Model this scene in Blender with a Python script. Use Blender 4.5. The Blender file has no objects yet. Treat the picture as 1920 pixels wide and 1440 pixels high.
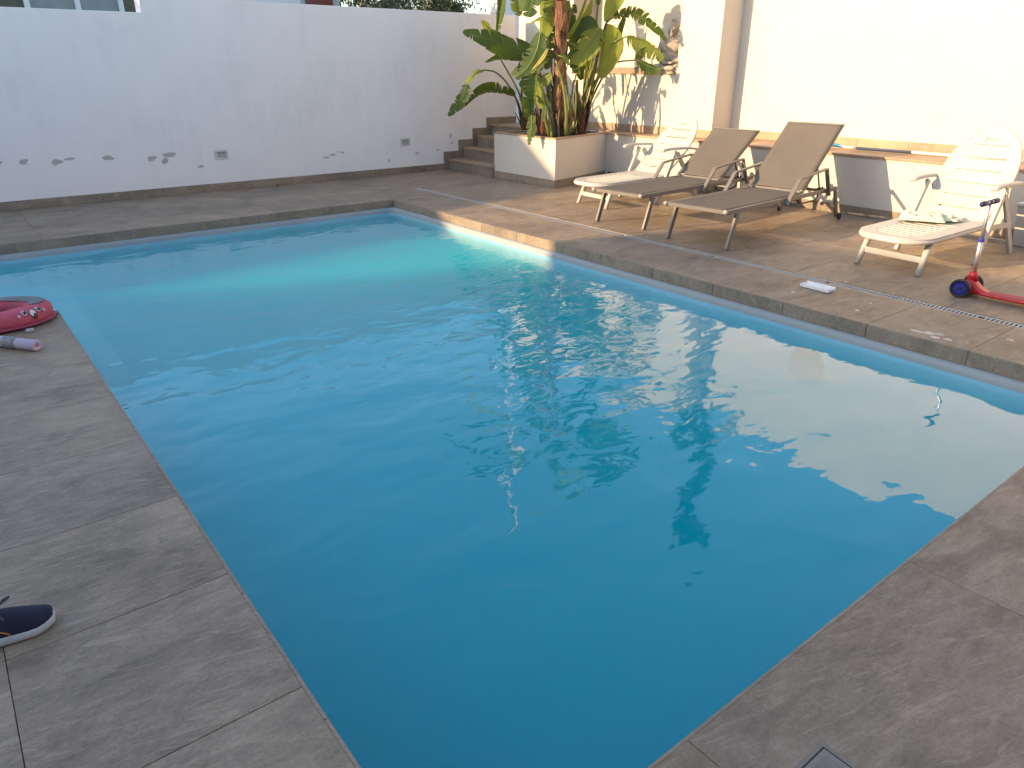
import bpy, bmesh, math, random
from mathutils import Vector, Matrix, noise
R = math.radians
S = bpy.context.scene
C = S.collection

# ------------------------------------------------------------------ camera
YAW, PITCH, FPX = 0.66289, 0.41163, 1350.0
cam_d = bpy.data.cameras.new('camera'); cam = bpy.data.objects.new('camera', cam_d); C.objects.link(cam)
cam_d.sensor_width = 36; cam_d.lens = 36 * FPX / 1920; cam_d.clip_end = 500; cam_d.clip_start = 0.05
cam.location = (0, 0, 1.6); cam.rotation_euler = (math.pi / 2 - PITCH, 0, -YAW)
S.camera = cam

# ------------------------------------------------------------------ sky + sun
SUN = Vector((-1.0, 0.33, 0.30)).normalized()            # towards the sun
elev = math.asin(SUN.z); rot = math.atan2(SUN.x, SUN.y)
w = bpy.data.worlds.new('World'); S.world = w; w.use_nodes = True
nt = w.node_tree; bg = nt.nodes['Background']
sky = nt.nodes.new('ShaderNodeTexSky'); sky.sky_type = 'NISHITA'; sky.sun_disc = False
sky.sun_elevation = elev; sky.sun_rotation = rot; sky.air_density = 1.0; sky.dust_density = 1.0; sky.ozone_density = 0.9
nt.links.new(sky.outputs[0], bg.inputs[0]); bg.inputs[1].default_value = 0.15
sl = bpy.data.lights.new('sun', 'SUN'); sl.energy = 3.1; sl.angle = R(0.6); sl.color = (1.0, 0.69, 0.38)
so = bpy.data.objects.new('sun', sl); C.objects.link(so)
so.rotation_euler = (-SUN).to_track_quat('-Z', 'Y').to_euler()
S.view_settings.view_transform = 'Standard'; S.view_settings.look = 'None'
S.view_settings.exposure = 1.55; S.view_settings.gamma = 1
S.render.engine = 'CYCLES'
S.cycles.max_bounces = 10; S.cycles.transparent_max_bounces = 12; S.cycles.glossy_bounces = 5
S.cycles.volume_bounces = 2; S.cycles.caustics_reflective = False

# ------------------------------------------------------------------ helpers
def V(*a): return Vector(a)

class MB:
    """collects shapes and links them as one mesh object"""
    def __init__(s): s.v = []; s.f = []; s.uv = {}
    def add(s, vs, fs):
        n = len(s.v); s.v += [tuple(p) for p in vs]; s.f += [tuple(i + n for i in f) for f in fs]
        return s
    def box(s, x0, x1, y0, y1, z0, z1):
        vs = [(x, y, z) for x in (x0, x1) for y in (y0, y1) for z in (z0, z1)]
        return s.add(vs, [(0, 1, 3, 2), (4, 6, 7, 5), (0, 4, 5, 1), (2, 3, 7, 6), (0, 2, 6, 4), (1, 5, 7, 3)])
    def beam(s, a, b, wd, h, side=(0, 1, 0), ext=0):
        a = Vector(a); b = Vector(b); t = (b - a).normalized(); a -= t * ext; b += t * ext
        n = Vector(side); n = (n - t * n.dot(t)).normalized(); u = t.cross(n)
        vs = []
        for p in (a, b):
            for i, j in ((-1, -1), (1, -1), (1, 1), (-1, 1)): vs.append(p + n * (i * wd / 2) + u * (j * h / 2))
        return s.add(vs, [(0, 3, 2, 1), (4, 5, 6, 7), (0, 1, 5, 4), (1, 2, 6, 5), (2, 3, 7, 6), (3, 0, 4, 7)])
    def sweep(s, pts, sec, side=(0, 1, 0), closed=False):
        """flat-bar sweep through pts, section polygon sec in (side, up) coords"""
        pts = [Vector(p) for p in pts]; m = len(sec); n0 = Vector(side); vs = []
        for i, p in enumerate(pts):
            a = pts[i - 1] if i or closed else p; b = pts[(i + 1) % len(pts)] if i < len(pts) - 1 or closed else p
            ta = (p - a).normalized() if (p - a).length > 1e-9 else None; tb = (b - p).normalized() if (b - p).length > 1e-9 else None
            t = ((ta or tb) + (tb or ta)).normalized()
            k = 1 / max(.35, t.dot(ta or tb))
            n = (n0 - t * n0.dot(t)).normalized(); u = t.cross(n)
            vs += [p + n * x + u * (y * k) for x, y in sec]
        fs = []
        L = len(pts); 
        for i in range(L if closed else L - 1):
            for j in range(m):
                fs.append((i * m + j, i * m + (j + 1) % m, ((i + 1) % L) * m + (j + 1) % m, ((i + 1) % L) * m + j))
        if not closed: fs += [tuple(range(m))[::-1], tuple((L - 1) * m + j for j in range(m))]
        return s.add(vs, fs)
    def tube(s, pts, rad, n=10, cap=True, squash=1.0):
        pts = [Vector(p) for p in pts]; L = len(pts)
        if not hasattr(rad, '__len__'): rad = [rad] * L
        ref = Vector((0.123, 0.456, 0.88)).normalized(); vs = []
        t0 = (pts[1] - pts[0]).normalized()
        nn = (ref - t0 * ref.dot(t0)).normalized()
        for i, p in enumerate(pts):
            t = (pts[min(L - 1, i + 1)] - pts[max(0, i - 1)]).normalized()
            nn = (nn - t * nn.dot(t)).normalized(); bb = t.cross(nn)
            for k in range(n):
                a = 2 * math.pi * k / n
                vs.append(p + nn * (rad[i] * math.cos(a)) + bb * (rad[i] * squash * math.sin(a)))
        fs = [(i * n + k, i * n + (k + 1) % n, (i + 1) * n + (k + 1) % n, (i + 1) * n + k) for i in range(L - 1) for k in range(n)]
        if cap: fs += [tuple(range(n))[::-1], tuple((L - 1) * n + k for k in range(n))]
        return s.add(vs, fs)
    def prism(s, poly, z0, z1):
        n = len(poly)
        vs = [(x, y, z0) for x, y in poly] + [(x, y, z1) for x, y in poly]
        return s.add(vs, [tuple(range(n))[::-1], tuple(range(n, 2 * n))] + [(i, (i + 1) % n, n + (i + 1) % n, n + i) for i in range(n)])
    def ball(s, c, r, nu=16, nv=10, M=None):
        r = r if hasattr(r, '__len__') else (r, r, r); vs = []; fs = []
        for j in range(nv + 1):
            ph = math.pi * j / nv
            for i in range(nu):
                th = 2 * math.pi * i / nu
                p = Vector((r[0] * math.sin(ph) * math.cos(th), r[1] * math.sin(ph) * math.sin(th), r[2] * math.cos(ph)))
                if M: p = M @ p
                vs.append(p + Vector(c))
        for j in range(nv):
            for i in range(nu): fs.append((j * nu + i, (j + 1) * nu + i, (j + 1) * nu + (i + 1) % nu, j * nu + (i + 1) % nu))
        return s.add(vs, fs)
    def build(s, name, mat, parent=None, smooth=False, bevel=0, seg=2, merge=False, uv=None):
        me = bpy.data.meshes.new(name); me.from_pydata(s.v, [], s.f); me.update()
        if merge or smooth:
            bm = bmesh.new(); bm.from_mesh(me)
            if merge: bmesh.ops.remove_doubles(bm, verts=bm.verts, dist=1e-5)
            bmesh.ops.recalc_face_normals(bm, faces=bm.faces); bm.to_mesh(me); bm.free()
        if uv is not None:
            ul = me.uv_layers.new(name='UVMap')
            for lp in me.loops: ul.data[lp.index].uv = uv[lp.vertex_index]
        me.materials.append(mat)
        if smooth:
            for p in me.polygons: p.use_smooth = True
        o = bpy.data.objects.new(name, me); C.objects.link(o)
        if parent: o.parent = parent
        if bevel:
            b = o.modifiers.new('bevel', 'BEVEL'); b.width = bevel; b.segments = seg; b.limit_method = 'ANGLE'; b.angle_limit = R(35)
            b.harden_normals = False
        if smooth is True and bevel == 0 and False: pass
        return o

def tag(o, label=None, cat=None, group=None, kind=None):
    if label: o['label'] = label
    if cat: o['category'] = cat
    if group: o['group'] = group
    if kind: o['kind'] = kind
    return o
def empty(name, loc=(0, 0, 0), rz=0, label=None, cat=None, group=None):
    o = bpy.data.objects.new(name, None); C.objects.link(o); o.location = loc; o.rotation_euler = (0, 0, rz)
    o.empty_display_size = 0.1
    return tag(o, label, cat, group)
def copy_tree(o, parent=None):
    c = o.copy(); C.objects.link(c); c.parent = parent
    for ch in list(o.children): copy_tree(ch, c)
    return c
def bez(p, n):
    """smooth curve through control points (Catmull-Rom)"""
    p = [Vector(q) for q in p]; P = [p[0] * 2 - p[1]] + p + [p[-1] * 2 - p[-2]]; out = []
    m = len(p) - 1
    for k in range(n + 1):
        u = k / n * m; i = min(int(u), m - 1); t = u - i
        a, b, c, d = P[i:i + 4]
        out.append(0.5 * ((2 * b) + (c - a) * t + (2 * a - 5 * b + 4 * c - d) * t * t + (3 * b - a - 3 * c + d) * t ** 3))
    return out

# ------------------------------------------------------------------ materials
class NT:
    def __init__(s, name):
        s.m = bpy.data.materials.new(name); s.m.use_nodes = True; s.t = s.m.node_tree; s.n = s.t.nodes; s.l = s.t.links
        s.b = s.n['Principled BSDF']; s.out = s.n['Material Output']
    def N(s, typ, **kw):
        n = s.n.new('ShaderNode' + typ)
        for k, v in kw.items():
            if k.startswith('i_'):
                key = k[2:]; key = int(key) if key.isdigit() else key.replace('_', ' ')
                if isinstance(v, bpy.types.NodeSocket): s.l.new(v, n.inputs[key])
                else: n.inputs[key].default_value = v
            else: setattr(n, k, v)
        return n
    def math(s, op, a, b=0, c=None, clamp=False):
        n = s.n.new('ShaderNodeMath'); n.operation = op; n.use_clamp = clamp
        for i, v in enumerate((a, b) if c is None else (a, b, c)):
            if isinstance(v, bpy.types.NodeSocket): s.l.new(v, n.inputs[i])
            else: n.inputs[i].default_value = v
        return n.outputs[0]
    def mix(s, f, a, b, mode='MIX'):
        n = s.n.new('ShaderNodeMix'); n.data_type = 'RGBA'; n.blend_type = mode
        for i, v in ((0, f), (6, a), (7, b)):
            if isinstance(v, bpy.types.NodeSocket): s.l.new(v, n.inputs[i])
            else: n.inputs[i].default_value = v if i == 0 else (*v, 1) if len(v) == 3 else v
        return n.outputs[2]
    def ramp(s, f, stops):
        n = s.n.new('ShaderNodeValToRGB'); s.l.new(f, n.inputs[0]); e = n.color_ramp.elements
        while len(e) < len(stops): e.new(0.5)
        for el, (p, c) in zip(e, stops): el.position = p; el.color = (*c, 1) if len(c) == 3 else c
        return n.outputs[0]
    def coord(s, kind='Object'): return s.n.new('ShaderNodeTexCoord').outputs[kind]
    def mapping(s, v, scale=(1, 1, 1), rot=(0, 0, 0), loc=(0, 0, 0)):
        return s.N('Mapping', i_Vector=v, i_Scale=scale, i_Rotation=rot, i_Location=loc).outputs[0]
    def noise(s, v, scale, detail=4, rough=0.55, dist=0):
        return s.N('TexNoise', i_Vector=v, i_Scale=scale, i_Detail=detail, i_Roughness=rough, i_Distortion=dist).outputs[0]
    def bump(s, h, dist, strength=1.0):
        n = s.N('Bump', i_Height=h, i_Distance=dist, i_Strength=strength); s.l.new(n.outputs[0], s.b.inputs['Normal']); return n
    def set(s, **kw):
        for k, v in kw.items():
            k = k.replace('_', ' ')
            if isinstance(v, bpy.types.NodeSocket): s.l.new(v, s.b.inputs[k])
            else: s.b.inputs[k].default_value = (*v, 1) if hasattr(v, '__len__') and len(v) == 3 else v
        return s

def plain(name, col, rough=0.5, var=0.12, scale=30, bump=0.0, spec=None, metal=0, sub=None):
    m = NT(name); co = m.coord(); n = m.noise(co, scale, 5)
    n2 = m.noise(co, scale * 0.13, 3)
    k = m.math('ADD', m.math('MULTIPLY', n, 0.5), m.math('MULTIPLY', n2, 0.5))
    lo = tuple(c * (1 - var) for c in col); hi = tuple(min(1, c * (1 + var)) for c in col)
    m.set(Base_Color=m.ramp(k, [(0.32, lo), (0.68, hi)]), Roughness=m.math('MULTIPLY_ADD', n, 0.2, rough - 0.1), Metallic=metal)
    if spec is not None: m.set(Specular_IOR_Level=spec)
    if bump: m.bump(n, bump)
    return m.m

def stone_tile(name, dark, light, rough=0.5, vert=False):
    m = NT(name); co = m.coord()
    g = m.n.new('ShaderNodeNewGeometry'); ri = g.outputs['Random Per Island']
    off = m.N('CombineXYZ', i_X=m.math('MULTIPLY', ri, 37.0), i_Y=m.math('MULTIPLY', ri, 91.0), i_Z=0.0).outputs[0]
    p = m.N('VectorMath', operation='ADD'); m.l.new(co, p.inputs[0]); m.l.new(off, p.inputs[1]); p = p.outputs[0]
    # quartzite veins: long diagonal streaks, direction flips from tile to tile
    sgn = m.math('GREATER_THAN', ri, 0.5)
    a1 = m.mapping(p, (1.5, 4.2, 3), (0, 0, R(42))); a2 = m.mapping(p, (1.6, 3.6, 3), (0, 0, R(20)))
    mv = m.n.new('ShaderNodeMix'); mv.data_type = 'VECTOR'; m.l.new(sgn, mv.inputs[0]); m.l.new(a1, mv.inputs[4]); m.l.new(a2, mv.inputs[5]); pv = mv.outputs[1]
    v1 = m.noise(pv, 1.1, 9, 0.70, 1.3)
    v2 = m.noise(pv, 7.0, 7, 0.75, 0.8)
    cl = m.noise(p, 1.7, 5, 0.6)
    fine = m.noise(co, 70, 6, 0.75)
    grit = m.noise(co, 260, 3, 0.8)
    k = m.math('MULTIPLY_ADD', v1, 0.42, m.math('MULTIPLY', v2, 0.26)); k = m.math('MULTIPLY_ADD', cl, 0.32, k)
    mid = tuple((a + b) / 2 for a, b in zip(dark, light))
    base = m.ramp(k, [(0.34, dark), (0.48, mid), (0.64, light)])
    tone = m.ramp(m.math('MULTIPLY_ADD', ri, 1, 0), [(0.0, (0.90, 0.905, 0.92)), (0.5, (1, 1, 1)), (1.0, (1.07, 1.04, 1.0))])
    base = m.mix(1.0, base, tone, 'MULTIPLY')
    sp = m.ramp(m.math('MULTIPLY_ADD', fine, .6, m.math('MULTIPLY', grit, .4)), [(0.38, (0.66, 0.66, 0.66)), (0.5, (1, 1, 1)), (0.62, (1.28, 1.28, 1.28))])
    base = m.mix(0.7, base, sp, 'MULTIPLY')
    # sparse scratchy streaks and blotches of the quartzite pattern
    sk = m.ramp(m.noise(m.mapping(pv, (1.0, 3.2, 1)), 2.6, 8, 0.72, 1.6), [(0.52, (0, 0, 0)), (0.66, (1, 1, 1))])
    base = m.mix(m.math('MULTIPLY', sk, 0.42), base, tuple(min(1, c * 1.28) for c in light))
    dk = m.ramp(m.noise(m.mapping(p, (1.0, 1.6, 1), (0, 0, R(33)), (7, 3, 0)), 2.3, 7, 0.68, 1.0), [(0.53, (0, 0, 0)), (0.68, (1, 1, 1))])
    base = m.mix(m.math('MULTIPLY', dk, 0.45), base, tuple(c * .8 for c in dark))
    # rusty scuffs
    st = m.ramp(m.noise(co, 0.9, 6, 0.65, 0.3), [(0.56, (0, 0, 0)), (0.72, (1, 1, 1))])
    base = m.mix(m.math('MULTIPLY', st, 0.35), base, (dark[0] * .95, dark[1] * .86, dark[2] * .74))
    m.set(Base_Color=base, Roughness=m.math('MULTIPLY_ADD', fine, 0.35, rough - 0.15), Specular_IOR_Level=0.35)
    h = m.math('MULTIPLY_ADD', v2, 0.5, m.math('MULTIPLY_ADD', fine, 0.25, m.math('MULTIPLY', grit, .12)))
    m.bump(h, 0.004, 0.7)
    return m.m

def plaster(name, col, dirt=True):
    m = NT(name); co = m.coord()
    n1 = m.noise(co, 1.3, 6, 0.6); n2 = m.noise(co, 45, 6, 0.7); n3 = m.noise(m.mapping(co, (4, 4, 0.7)), 1.5, 6, 0.65)
    base = m.ramp(m.math('MULTIPLY_ADD', n3, .4, m.math('MULTIPLY', n1, .6)), [(0.32, tuple(c * 0.92 for c in col)), (0.5, col), (0.7, tuple(min(1, c * 1.03) for c in col))])
    if dirt:
        sx = m.N('SeparateXYZ', i_Vector=co)
        low = m.N('MapRange', i_0=sx.outputs[2], i_1=0.1, i_2=0.55, i_3=1.0, i_4=0.0).outputs[0]
        crack = m.ramp(m.noise(co, 7.5, 8, 0.7, 1.2), [(0.505, (0, 0, 0)), (0.515, (1, 1, 1)), (0.525, (0, 0, 0))])
        patch = m.ramp(m.noise(co, 2.1, 5, 0.6), [(0.5, (0, 0, 0)), (0.62, (1, 1, 1))])
        f = m.math('MULTIPLY', m.math('MULTIPLY', crack, patch), m.math('MULTIPLY', low, 0.45))
        base = m.mix(f, base, (0.42, 0.40, 0.38))
        drip = m.ramp(m.noise(m.mapping(co, (6, 6, 0.5)), 1.0, 5, 0.6), [(0.62, (0, 0, 0)), (0.8, (1, 1, 1))])
        base = m.mix(m.math('MULTIPLY', drip, 0.05), base, (0.5, 0.5, 0.46))
    m.set(Base_Color=base, Roughness=0.85, Specular_IOR_Level=0.2)
    m.bump(m.math('MULTIPLY_ADD', n2, 1.0, m.math('MULTIPLY', n1, 4.0)), 0.0022, 0.8)
    return m.m

M = {}
M['tile'] = stone_tile('stone_tile', (0.120, 0.088, 0.060), (0.385, 0.292, 0.208))
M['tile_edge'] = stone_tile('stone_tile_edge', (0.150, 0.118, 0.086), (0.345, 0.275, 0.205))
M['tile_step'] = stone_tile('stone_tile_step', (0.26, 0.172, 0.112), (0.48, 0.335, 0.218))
M['grout'] = plain('grout', (0.15, 0.13, 0.11), 0.9)
M['wall'] = plaster('white_plaster', (0.85, 0.80, 0.78))
M['wall_house'] = plaster('house_plaster', (0.61, 0.55, 0.465), dirt=False)
M['peel'] = plain('bare_render', (0.47, 0.44, 0.40), 0.9, 0.15, 60, 0.002)
M['earth'] = plain('earth', (0.10, 0.08, 0.06), 0.95, 0.4, 8, 0.02)
M['soil'] = plain('dark_soil', (0.035, 0.024, 0.018), 0.95, 0.5, 40, 0.02)
M['plastic'] = plain('white_plastic', (0.49, 0.46, 0.41), 0.42, 0.09, 5, 0.0004)
M['metal_tan'] = plain('taupe_painted_metal', (0.165, 0.148, 0.128), 0.38, 0.05, 20)
M['black'] = plain('black_plastic', (0.016, 0.016, 0.017), 0.45, 0.2)
M['alu'] = plain('brushed_aluminium', (0.62, 0.62, 0.62), 0.35, 0.08, 60, metal=0.85)
M['greypaint'] = plain('grey_plastic', (0.34, 0.33, 0.31), 0.5, 0.08)
M['liner'] = None

def sling():
    m = NT('taupe_mesh_fabric'); co = m.coord()
    wv = m.N('TexWave', i_Vector=co, i_Scale=55, wave_type='BANDS', bands_direction='Y').outputs[1]
    wu = m.N('TexWave', i_Vector=co, i_Scale=55, wave_type='BANDS', bands_direction='X').outputs[1]
    n = m.noise(co, 3.0, 4)
    c = m.ramp(m.math('MULTIPLY', m.math('ADD', wv, wu), 0.5), [(0.2, (0.12, 0.105, 0.089)), (0.8, (0.235, 0.208, 0.176))])
    c = m.mix(1.0, c, m.ramp(n, [(0.3, (0.93, 0.93, 0.93)), (0.7, (1.05, 1.05, 1.05))]), 'MULTIPLY')
    m.set(Base_Color=c, Roughness=0.7, Specular_IOR_Level=0.25)
    tr = m.n.new('ShaderNodeBsdfTranslucent'); m.l.new(c, tr.inputs[0])
    tp = m.n.new('ShaderNodeBsdfTransparent')
    m1 = m.n.new('ShaderNodeMixShader'); m1.inputs[0].default_value = 0.22; m.l.new(m.b.outputs[0], m1.inputs[1]); m.l.new(tr.outputs[0], m1.inputs[2])
    m2 = m.n.new('ShaderNodeMixShader'); m2.inputs[0].default_value = 0.07; m.l.new(m1.outputs[0], m2.inputs[1]); m.l.new(tp.outputs[0], m2.inputs[2])
    m.l.new(m2.outputs[0], m.out.inputs[0]); return m.m
M['sling'] = sling()

def leafmat(name, c_dark, c_light, trans, tf=0.4):
    m = NT(name); uv = m.N('UVMap').outputs[0]; co = m.coord()
    st = m.N('TexWave', i_Vector=m.mapping(uv, (1, 0.03, 1)), i_Scale=9.0, i_Distortion=1.2, wave_type='BANDS', bands_direction='X').outputs[1]
    n = m.noise(co, 3.5, 4); sx = m.N('SeparateXYZ', i_Vector=uv)
    c = m.ramp(m.math('MULTIPLY_ADD', st, 0.22, m.math('MULTIPLY', n, 0.8)), [(0.28, c_dark), (0.75, c_light)])
    mid = m.ramp(m.math('ABSOLUTE', sx.outputs[1]), [(0.0, (1, 1, 1)), (0.045, (1, 1, 1)), (0.07, (0, 0, 0))])
    c = m.mix(m.math('MULTIPLY', mid, .55), c, (0.20, 0.26, 0.05))
    edge = m.math('MULTIPLY', m.ramp(m.math('ABSOLUTE', sx.outputs[1]), [(0.84, (0, 0, 0)), (0.97, (1, 1, 1))]), m.ramp(m.noise(co, 8, 4), [(0.5, (0, 0, 0)), (0.6, (1, 1, 1))]))
    c = m.mix(edge, c, (0.22, 0.13, 0.03))
    m.set(Base_Color=c, Roughness=m.math('MULTIPLY_ADD', n, .25, .36), Specular_IOR_Level=0.35)
    m.bump(m.math('MULTIPLY_ADD', st, 1.0, m.math('MULTIPLY', n, 3.0)), 0.004, 0.6)
    tr = m.n.new('ShaderNodeBsdfTranslucent'); m.l.new(m.mix(0.6, c, trans), tr.inputs[0])
    ms = m.n.new('ShaderNodeMixShader'); ms.inputs[0].default_value = tf
    m.l.new(m.b.outputs[0], ms.inputs[1]); m.l.new(tr.outputs[0], ms.inputs[2]); m.l.new(ms.outputs[0], m.out.inputs[0])
    return m.m
M['leaf'] = leafmat('leaf_green', (0.024, 0.060, 0.012), (0.070, 0.125, 0.020), (0.24, 0.30, 0.02), .32)
M['leaf_light'] = leafmat('leaf_light_green', (0.14, 0.19, 0.025), (0.30, 0.34, 0.05), (0.50, 0.52, 0.06), .4)
M['leaf_yellow'] = leafmat('leaf_yellow', (0.42, 0.34, 0.06), (0.60, 0.48, 0.10), (0.6, 0.45, 0.08), .4)
M['stalk'] = plain('green_stalk', (0.13, 0.15, 0.035), 0.4, 0.4, 9)
M['stalk_dark'] = plain('dark_stalk', (0.055, 0.045, 0.022), 0.5, 0.5, 9)

def barkmat():
    m = NT('peeling_bark'); co = m.coord(); v = m.mapping(co, (9, 9, 1.6))
    n = m.noise(v, 2.2, 7, 0.65, 0.5); n2 = m.noise(m.mapping(co, (30, 30, 3)), 2, 5, 0.7)
    c = m.ramp(m.math('MULTIPLY_ADD', n2, .35, m.math('MULTIPLY', n, .65)), [(0.36, (0.028, 0.012, 0.008)), (0.46, (0.13, 0.04, 0.02)), (0.54, (0.22, 0.105, 0.045)), (0.66, (0.44, 0.28, 0.125))])
    wz = m.N('SeparateXYZ', i_Vector=co).outputs[2]; k = m.N('MapRange', i_0=m.math('ADD', wz, m.math('MULTIPLY', n, .6)), i_1=1.1, i_2=1.7, i_3=.75, i_4=0.0).outputs[0]
    c = m.mix(k, c, m.ramp(n2, [(.4, (.030, .012, .010)), (.65, (.16, .05, .028))]))
    m.set(Base_Color=c, Roughness=0.7); m.bump(n2, 0.02, 0.8); return m.m
M['bark'] = barkmat()

# ------------------------------------------------------------------ pool, ground, deck
WATER = -0.150
XR, XL, YN, YF, YP = 4.82, 0.47, 0.78, 8.77, 5.97      # pool: right, left, near, far, peninsula corner
XW = -3.2                                              # wide end runs out of frame to the left
YW = 10.97                                             # garden wall face
POOL = [(XL, YN), (XR, YN), (XR, YF), (XW, YF), (XW, YP), (XL, YP)]

def ring_sheet(hole, outer, z):
    bm = bmesh.new()
    def loop(pts):
        vs = [bm.verts.new((x, y, z)) for x, y in pts]
        return [bm.edges.new((vs[i], vs[(i + 1) % len(vs)])) for i in range(len(vs))]
    e = loop(hole) + loop(outer)
    bmesh.ops.triangle_fill(bm, use_beauty=True, edges=e)
    bmesh.ops.recalc_face_normals(bm, faces=bm.faces)
    if sum(f.normal.z for f in bm.faces) < 0: bmesh.ops.reverse_faces(bm, faces=bm.faces)
    return bm
bm = ring_sheet(POOL, [(-90, -90), (90, -90), (90, 90), (-90, 90)], -0.012)
me = bpy.data.meshes.new('ground'); bm.to_mesh(me); bm.free(); me.materials.append(M['grout'])
g = bpy.data.objects.new('ground', me); C.objects.link(g); tag(g, kind='structure')

def tiles(mb, x0, x1, y0, y1, xs, ys, gap=0.0024, z=0.0, t=0.01):
    """individual slabs with open joints; xs / ys are joint positions"""
    X = [x0] + [x for x in xs if x0 + .02 < x < x1 - .02] + [x1]; Y = [y0] + [y for y in ys if y0 + .02 < y < y1 - .02] + [y1]
    for i in range(len(X) - 1):
        for j in range(len(Y) - 1):
            a, b = X[i] + (gap / 2 if i else 0), X[i + 1] - (gap / 2 if i < len(X) - 2 else 0)
            c, d = Y[j] + (gap / 2 if j else 0), Y[j + 1] - (gap / 2 if j < len(Y) - 2 else 0)
            mb.box(a, b, c, d, z - t, z)
def ar(a, s, n): return [a + s * k for k in range(n)]
DX0, DX1, DY1 = 5.54, 5.65, 9.45       # drain channel
mb = MB(); e = 0.0
tiles(mb, XR, DX0, -4, YF, [], ar(1.55 - 6 * .647, .647, 30))
tiles(mb, DX1, 8.6, -4, DY1, [6.93, 8.2], ar(-1.21, 0.647 * 2.0, 9) if 0 else ar(2.04 - 5 * 1.24, 1.24, 13))
tiles(mb, XR, DX0, YF, DY1, [], [9.35])
tiles(mb, XR, 8.6, DY1, YW, [6.0, 7.2], [10.3])
tiles(mb, XW, XR, YF, YW, ar(-2.98, 1.24, 8), [9.39, 10.02, 10.64])
tiles(mb, XW, XL, -4, YP, ar(-0.181 - 3.9, .65, 7), ar(2.20 - 9 * .632, .632, 17))
tiles(mb, XL, XR, -4, YN, ar(1.19 - 1.21, 1.21, 6), ar(YN - .62 * 8, .62, 9))
deck = mb.build('pool_deck', M['tile'], bevel=0.0012, seg=1); tag(deck, kind='structure')

# coping: the vertical edge tiles round the pool
mb = MB(); T = 0.012
ys = [YN] + [y for y in ar(1.55 - 2 * .647, .647, 16) if YN + .05 < y < YF - .05] + [YF]
for a, b in zip(ys, ys[1:]): mb.box(XR - T, XR, a + .0015, b - .0015, -0.098, -0.0012)
xs = [XW] + ar(-2.6, .62, 12) + [XR - T]
for a, b in zip(xs, xs[1:]): mb.box(a + .0015, b - .0015, YF - T, YF, -0.098, -0.0012)
for a, b in zip(ar(YN, .645, 9)[:8], ar(YN, .645, 9)[1:]): mb.box(XL, XL + T, a + .0015, min(b, YP) - .0015, -0.098, -0.0012)
mb.box(XL + T, XR - T, YN, YN + T, -0.098, -0.0012); mb.box(XW, XL + T, YP, YP + T, -0.098, -0.0012)
cop = mb.build('pool_coping', M['tile_edge'], bevel=0.002, seg=1); tag(cop, kind='structure')

# pool shell with a rounded lip at the water line
def liner(name, col, col2):
    m = NT(name); co = m.coord(); n = m.noise(co, 1.1, 4)
    m.set(Base_Color=m.ramp(n, [(0.3, col), (0.7, col2)]), Roughness=0.5); return m.m
M['shell'] = liner('pool_shell_blue', (0.20, 0.52, 0.66), (0.26, 0.60, 0.73))
M['lip'] = liner('pool_lip_pale', (0.27, 0.30, 0.31), (0.33, 0.355, 0.36))
def corner(pts, r, n=6):
    """round the inner corners of the pool outline"""
    out = []; L = len(pts)
    for i, p in enumerate(pts):
        a = Vector(pts[i - 1]); b = Vector(p); c = Vector(pts[(i + 1) % L])
        u = (a - b).normalized(); v = (c - b).normalized()
        ctr = b + (u + v) * r
        q0 = b + u * r - ctr; q1 = b + v * r - ctr; a0 = math.atan2(q0.y, q0.x); a1 = math.atan2(q1.y, q1.x); d = (a1 - a0 + math.pi) % (2 * math.pi) - math.pi
        for k in range(n + 1): t = a0 + d * k / n; out.append((ctr.x + r * math.cos(t), ctr.y + r * math.sin(t)))
    return out
def inset(pts, d):
    out = []; L = len(pts)
    for i in range(L):
        a, b, c = Vector(pts[i - 1]), Vector(pts[i]), Vector(pts[(i + 1) % L])
        n1 = (b - a).normalized(); n1 = Vector((-n1.y, n1.x)); n2 = (c - b).normalized(); n2 = Vector((-n2.y, n2.x))
        k = (n1 + n2) / max(.2, 1 + n1.dot(n2)); out.append(tuple(b + k * d))
    return out
base = corner(inset(POOL, T + .001), 0.16)
levels_lip = [(0.0, -0.099), (0.022, -0.103), (0.034, -0.118), (0.036, -0.158)]
levels = [(0.036, -0.158), (0.037, -0.25), (0.04, -1.30), (0.07, -1.42), (0.20, -1.50)]
def loft(levels, cap=False):
    mb = MB(); n = len(base)
    for d, z in levels: mb.v += [(x, y, z) for x, y in inset(base, d)]
    for j in range(len(levels) - 1):
        for i in range(n): mb.f.append((j * n + i, (j + 1) * n + i, (j + 1) * n + (i + 1) % n, j * n + (i + 1) % n))
    if cap: mb.f.append(tuple((len(levels) - 1) * n + i for i in range(n)))
    return mb
# a flat ring behind the lip closes the gap to the coping corners
lip = loft(levels_lip); n = len(base)
bmr = ring_sheet(base, [(x, y) for x, y in inset(POOL, 0.002)], -0.0985)
me = bpy.data.meshes.new('pool_shell'); 
sh = loft(levels, True).build('pool_shell', M['shell'], smooth=True); tag(sh, kind='structure')
lo = lip.build('pool_lip', M['lip'], sh, smooth=True)
lo['label'] = 'pale rounded lip at the water line'
me = bpy.data.meshes.new('pool_lip_ring'); bmr.to_mesh(me); bmr.free(); me.materials.append(M['lip'])
lr = bpy.data.objects.new('lip_corner', me); C.objects.link(lr); lr.parent = sh
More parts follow.
